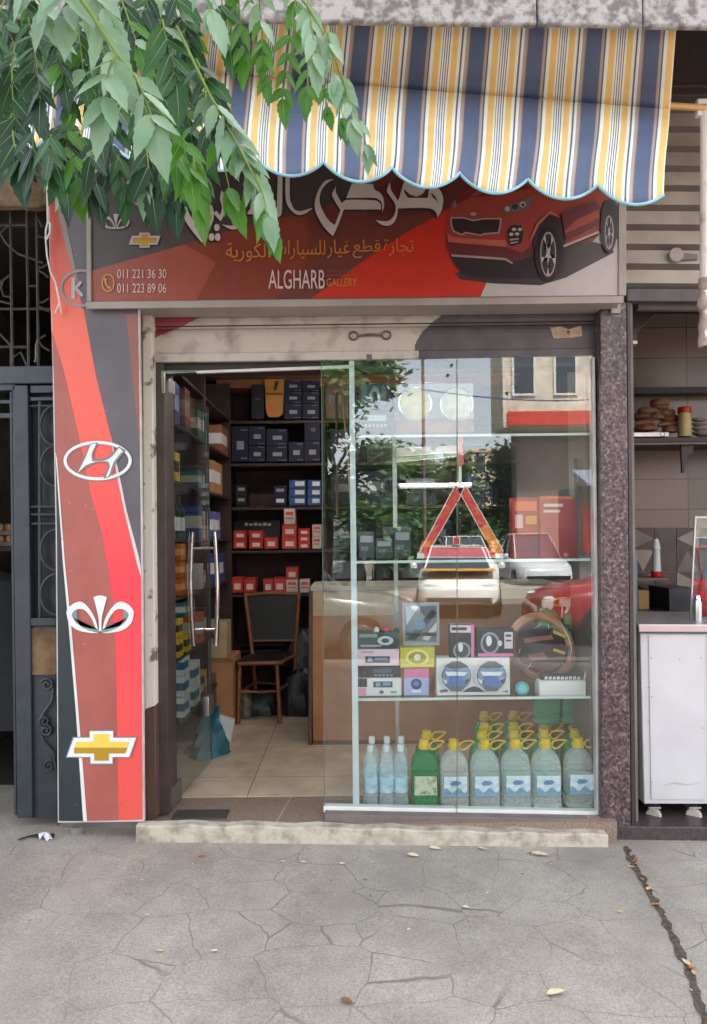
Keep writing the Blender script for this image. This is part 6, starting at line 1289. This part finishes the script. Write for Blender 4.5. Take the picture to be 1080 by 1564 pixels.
o_ = len(crown.v); crown.v += twig.v; k_ = crown.mi(stalkm); crown.f += [[i + o_ for i in f] for f in twig.f]; crown.m += [k_]*len(twig.f)
crown.build('foliage', st_, 0, 60); big.build('crown', st_, 0, 0)

# ================================================================ THE STREET OPPOSITE (seen mirrored in the glass)
tyre, rimm, carglass = mat('tyre', (26,26,28), .8), mat('alloy', (170,172,176), .3, .8), mat('car_glass', (70,80,84), .12)
def paint(n, rgb): return mat('paint_'+n, rgb, .22, var=.03, spec=.6)
def make_car(label, x, y, rz, m, group, L_=4.3, H=1.48, W_=1.72, hatch=False):
    t = thing('parked_car', label, 'car', (x, y, -.17), group); z0 = 0
    def T(px, py, pz): return Vector((x+px, y+py, -.17+pz))
    def loft(secs, m_, mb):
        k = len(secs[0]); V = [T(*p) for s in secs for p in s]; mb.add(V, [(i*k+j, i*k+(j+1)%k, (i+1)*k+(j+1)%k, (i+1)*k+j) for i in range(len(secs)-1) for j in range(k)] + [list(range(k))[::-1], list(range((len(secs)-1)*k, len(secs)*k))], m_)
    h = W_/2
    def sec(px, zb, zs, zt, k): return [(px,-h*k,zb+.08),(px,-h*k*1.0,zs*.6),(px,-h*k*.97,zs),(px,-h*k*.82,zt),(px,h*k*.82,zt),(px,h*k*.97,zs),(px,h*k,zs*.6),(px,h*k,zb+.08),(px,h*k*.9,zb),(px,-h*k*.9,zb)]
    l = L_/2
    g = MB(); loft([sec(-l,.35,.62,.70,.80),sec(-l+.12,.25,.78,.88,.95),sec(-l+.7,.2,.86,.95,1),sec(0,.2,.88,.95,1),sec(l-1.2,.2,.84,.93,1),sec(l-.5,.22,.74,.84,.97),sec(l-.1,.3,.62,.70,.86),sec(l,.36,.52,.58,.76)], m, g); body = g.build('body', t, .0, 50)
    rb = -l+.25 if hatch else -l+.75
    def cs(px, zt, k): return [(px,-h*.80,.93),(px,-h*k,zt),(px,h*k,zt),(px,h*.80,.93)]
    g = MB(); V = [(rb-.1,-h*.84,.92),(l-1.15,-h*.84,.90),(l-1.15,h*.84,.90),(rb-.1,h*.84,.92)]; tp = [(rb+.45,-h*.66,H-.03),(l-2.05,-h*.66,H-.03),(l-2.05,h*.66,H-.03),(rb+.45,h*.66,H-.03)]
    g.add([T(*p) for p in V+tp], [(0,1,5,4),(1,2,6,5),(2,3,7,6),(3,0,4,7)], carglass); g.build('windows', t)
    g = MB(); rf = [(p[0]+(-.06 if i in (0,3) else .06), p[1]*1.04, p[2]) for i, p in enumerate(tp)]; g.add([T(*p) for p in rf] + [T(p[0]*1.0, p[1]*.9, H) for p in rf], [(0,1,5,4),(1,2,6,5),(2,3,7,6),(3,0,4,7),(4,5,6,7),(3,2,1,0)], m)
    for i in range(4): g.tube([T(*V[i]), T(*tp[i])], .022, m, 6)
    for s in (-1,1): g.tube([T((rb+l-1.6)/2, s*h*.842, .92), T((rb+l-1.6)/2, s*h*.665, H-.03)], .018, m, 6)
    g.build('roof', t)
    for sx in (-l+.8, l-.85):
        for s in (-1, 1):
            g = MB(); g.disc(T(sx, s*(h-.16), .31), .31, (0,s,0), .17, tyre, 24); k = g.build('tyre', t, .02); g = MB(); g.disc(T(sx, s*(h+.012), .31), .20, (0,s,0), .012, rimm, 20); g.build('rim', k, .004)
    for s in (-1,1):
        g = MB(); g.lathe(T(l-.16, s*h*.62, .60), [(.04,0),(.12,.03),(.12,.10),(.05,.13)], mat('headlamp', (220,224,228), .1, var=.02), 12, .9, 1.3); g.build('headlight', t)
        g = MB(); g.lathe(T(-l+.10, s*h*.70, .66), [(.04,0),(.09,.03),(.09,.13),(.04,.16)], mat('tail_lamp', (150,24,24), .2), 12, .9, 1.2); g.build('tail_light', t)
        g = MB(); g.lathe(T(l-1.45, s*(h+.09), .94), [(.04,0),(.08,.03),(.08,.11),(.05,.14)], m, 10, .6, 1); g.build('mirror', t)
    # turn about the thing's own upright axis
    t.rotation_euler.z = rz
    return t
GC = 'cars along the street'
make_car('silver-grey hatchback parked nearest the shop front across from the doorway', -1.15, -6.6, 0, paint('silver', (104,114,118)), GC, 4.2, 1.72, 1.75, True)
make_car('dark red car parked at the kerb across from the window', 5.0, -7.8, R(180), paint('red', (150,24,34)), GC, 4.3, 1.46)
tx = make_car('white taxi with a lit-style roof box standing across the road', 2.35, -12.6, R(97), paint('white', (226,226,222)), GC, 4.3, 1.45)
g = MB(); q = Vector((2.35,-12.6,-.17)); g.box(q.x-.05-.26, q.x-.05+.26, q.y-.08, q.y+.08, q.z+1.452, q.z+1.66, white_paint); s_ = g.build('roof_sign', tx, .01); g = MB(); 
g.box(q.x-.05-.262-.002, q.x-.05-.262, q.y-.06, q.y+.06, q.z+1.49, q.z+1.63, I((206,50,48))); g.box(q.x-.05+.262, q.x-.05+.264, q.y-.06, q.y+.06, q.z+1.49, q.z+1.63, I((206,50,48))); g.box(q.x-.20, q.x+.08, q.y+.081, q.y+.083, q.z+1.49, q.z+1.63, I((206,50,48))); g.build('sign_panel', s_)
g = MB(); g.box(q.x+1.0, q.x+1.9, q.y-.75, q.y+.75, q.z+.958, q.z+.966, I((222,160,50))); g.build('hood_panel', tx)
far = (('white car in the far row opposite, leftmost',-4.2,(220,222,222)),('pale blue car in the far row opposite',8.6,(150,170,186)),('white estate car in the far row opposite at the right',13.2,(224,224,222)),('dark car in the far row opposite at the right end',18,(60,64,70)))
for i, (lab, x, c_) in enumerate(far): make_car(lab, x, -14.9 - .3*(i % 2), R(180*(i % 2)), paint('far%d' % i, c_), GC, 4.3, 1.46 + .1*(i % 3), hatch=i % 2 == 0)
for i, (x, c_, lab) in enumerate(((-.5,(214,216,216),'white car parked nose-on under the tall tree across the road'),(1.5,(170,178,184),'pale grey car parked nose-on, second in the row across the road'),(3.6,(222,222,218),'white car parked nose-on, third in the row across the road'),(5.8,(196,202,206),'light silver car parked nose-on next to the kiosk across the road'))): make_car(lab, x, -19.6, R(90), paint('nose%d' % i, c_), GC, 4.2, 1.66 + .06*(i % 2))
t = make_car('silver estate car driving past in the far lane', -6.2, -11.0, 0, paint('silver2', (176,182,184)), GC, 4.5, 1.5, hatch=True)

FAR = [leafmat('far_leaf_dark', (62,98,58), .6, .3), leafmat('far_leaf_mid', (96,134,80), .6, .3)]
def street_tree(x, y, h, cw, label, n, cz0=.35, cone=False, seed=1):
    rr = random.Random(seed); t = thing('tree', label, 'tree', (x, y, -.03), 'trees across the street')
    g = MB(); g.tube([(x,y,-.05),(x+.1,y,h*.2),(x-.05,y+.1,h*.45),(x+.1,y,h*.75)], [.2,.16,.12,.05], barkm, 10)
    for k in range(5): a = k*1.3; g.tube([(x,y,h*(.3+.07*k)),(x+cw*.5*math.cos(a),y+cw*.5*math.sin(a),h*(.5+.08*k))], [.07,.02], barkm, 6)
    g.build('trunk', t)
    g = MB(); cl = [(rr.gauss(0,cw*.36), rr.gauss(0,cw*.36), rr.uniform(cz0,.98)) for _ in range(26)]
    for k in range(n):
        cx, cy, q = rr.choice(cl); k_ = (1-q)*1.2 if cone else (1 if q < .75 else .7); s = cw*.17
        p = Vector((x + cx*k_ + rr.gauss(0,s), y + cy*k_ + rr.gauss(0,s), q*h + rr.gauss(0,s*.7))); a = rr.uniform(0,6.28); L_ = rr.uniform(.14,.30)
        ax = Vector((math.cos(a), math.sin(a), rr.uniform(-.8,.3))); sd_ = ax.cross(Vector((rr.uniform(-1,1),rr.uniform(-1,1),1))).normalized()
        g.add([p, p+ax*L_*.5-sd_*L_*.3, p+ax*L_, p+ax*L_*.5+sd_*L_*.3], [(0,1,2,3)], FAR[rr.choice((0,0,1))])
    g.build('crown', t, 0, 0); return t
street_tree(-.75, -14.2, 8.6, 1.9, 'tall dense tree opposite the doorway across the road', 15000, .2, seed=3)
street_tree(1.2, -17.5, 4.2, 1.5, 'low bushy tree across the road right of the tall one', 8000, .2, seed=4)
street_tree(4.0, -24, 4.5, 2.0, 'pointed evergreen across the road in the middle', 8000, .15, True, 5)
street_tree(6.6, -25.5, 5.0, 2.0, 'low evergreen across the road beside the stone house', 7200, .15, False, 6)
street_tree(2.6, -26, 4.7, 2.4, 'broad tree far across the road left of the pointed evergreen', 8000, .15, False, 7)
street_tree(-4.6, -15.5, 8.0, 2.4, 'large tree across the road at the far left', 9600, .25, seed=8)
# houses across the street
sandst = mat('sand_stone', (222,210,194), .85, var=.15, scale=3, bump=.3); hg = mat('house_glass', (60,70,80), .12)
def house(label, x0, x1, y, z0, z1, m, cols, rows, ww, wh_, zb, depth=8):
    t = thing('house', label, 'house', ((x0+x1)/2, y-depth/2, z0)); g = MB(); g.box(x0, x1, y-depth, y, z0, z1, m); g.build('wall', t)
    g = MB(); g.box(x0-.15, x1+.15, y-depth-.15, y+.15, z1, z1+.25, m); g.build('roof', t, .02)
    for r_ in range(rows):
        for c_ in range(cols):
            cx = x0 + (x1-x0)*(c_+.5)/cols; cz_ = zb + r_*3.1
            if cz_ + wh_ > z1: continue
            g = MB(); f = .08
            for a in ((cx-ww/2-f,cx+ww/2+f,cz_-f,cz_),(cx-ww/2-f,cx+ww/2+f,cz_+wh_,cz_+wh_+f),(cx-ww/2-f,cx-ww/2,cz_,cz_+wh_),(cx+ww/2,cx+ww/2+f,cz_,cz_+wh_)): g.box(a[0],a[1],y+.002,y+.06,a[2],a[3],white_paint)
            k = g.build('window', t); g = MB(); g.box(cx-ww/2,cx+ww/2,y+.003,y+.02,cz_,cz_+wh_,hg); g.build('window_pane', k)
    return t
hs_ = house('pale stone house with an overhanging upper floor across the road', 5.45, 14.5, -22, 5.4, 13.5, sandst, 6, 2, .7, 1.5, 6.6, 2.2)
g = MB(); g.box(6.2, 14.5, -24.1, -23.2, -.03, 5.398, mat('house_ground_floor', (150,136,126), .8)); g.build('ground_floor', hs_)
g = MB(); g.box(5.6, 14, -21.99, -21.9, 5.45, 5.95, mat('red_fascia', (206,60,44), .5)); g.build('red_sign_band', hs_)
kz = thing('kiosk', 'street kiosk with striped grey awning and red boards below the stone house', 'kiosk', (8.4, -19, -.03))
g = MB(); g.box(7.0, 10.4, -20.6, -18.4, -.03, 3.0, mat('kiosk_grey', (120,120,124), .6)); g.build('kiosk_body', kz); g = MB(); g.prism([(6.8,-18.4,3.5),(6.8,-17.0,3.0),(6.8,-17.0,2.9),(6.8,-18.4,3.4)], (3.8,0,0), mat('grey_awning', (120,126,146), .7)); g.build('kiosk_awning', kz); g = MB(); g.box(7.1,8.6,-18.39,-18.34,.9,2.4,I((206,54,44))); g.box(8.7,10.3,-18.39,-18.34,.9,2.4,I((214,34,34))); g.build('red_board', kz)
house('tall cream apartment house far down the street beyond the trees', 11.0, 15.5, -62, -.1, 9.2, mat('cream_render', (206,186,150), .8), 3, 3, 1.0, 1.5, 1.2)
house('grey house behind the tall tree at the far left across the road', -16, -2.6, -24, -.1, 9.5, mat('grey_house', (130,128,128), .8), 7, 3, .9, 1.5, 1.0)
lp = thing('lamp_post', 'slim grey-brown lamp post across the road against the sky', 'lamp post', (1.75, -12.6, -.17)); pm = mat('lamp_post_paint', (110,98,92), .5)
g = MB(); g.tube([(1.75,-13.8,-.05),(1.75,-13.8,7.0)], [.05,.035], pm, 12); g.tube([(1.75,-13.8,7.0),(1.75,-13.3,7.5),(1.75,-12.2,7.6)], .04, pm, 8); g.build('pole', lp); g = MB(); g.box(1.64,1.86,-12.4,-11.7,7.55,7.68,pm); g.build('lamp_head', lp, .02)
g = MB(); pts = [Vector((1.75+q*9, -13.8-q*8.1, 5.1 + 1.5*q - 1.2*q*(1-q))) for q in [i/16 for i in range(17)]]; g.tube(pts, .018, mat('blue_cable', (60,80,130), .5), 6); tag(g.build('cable', None), 'thin blue cable strung from the lamp post to the stone house', 'cable')
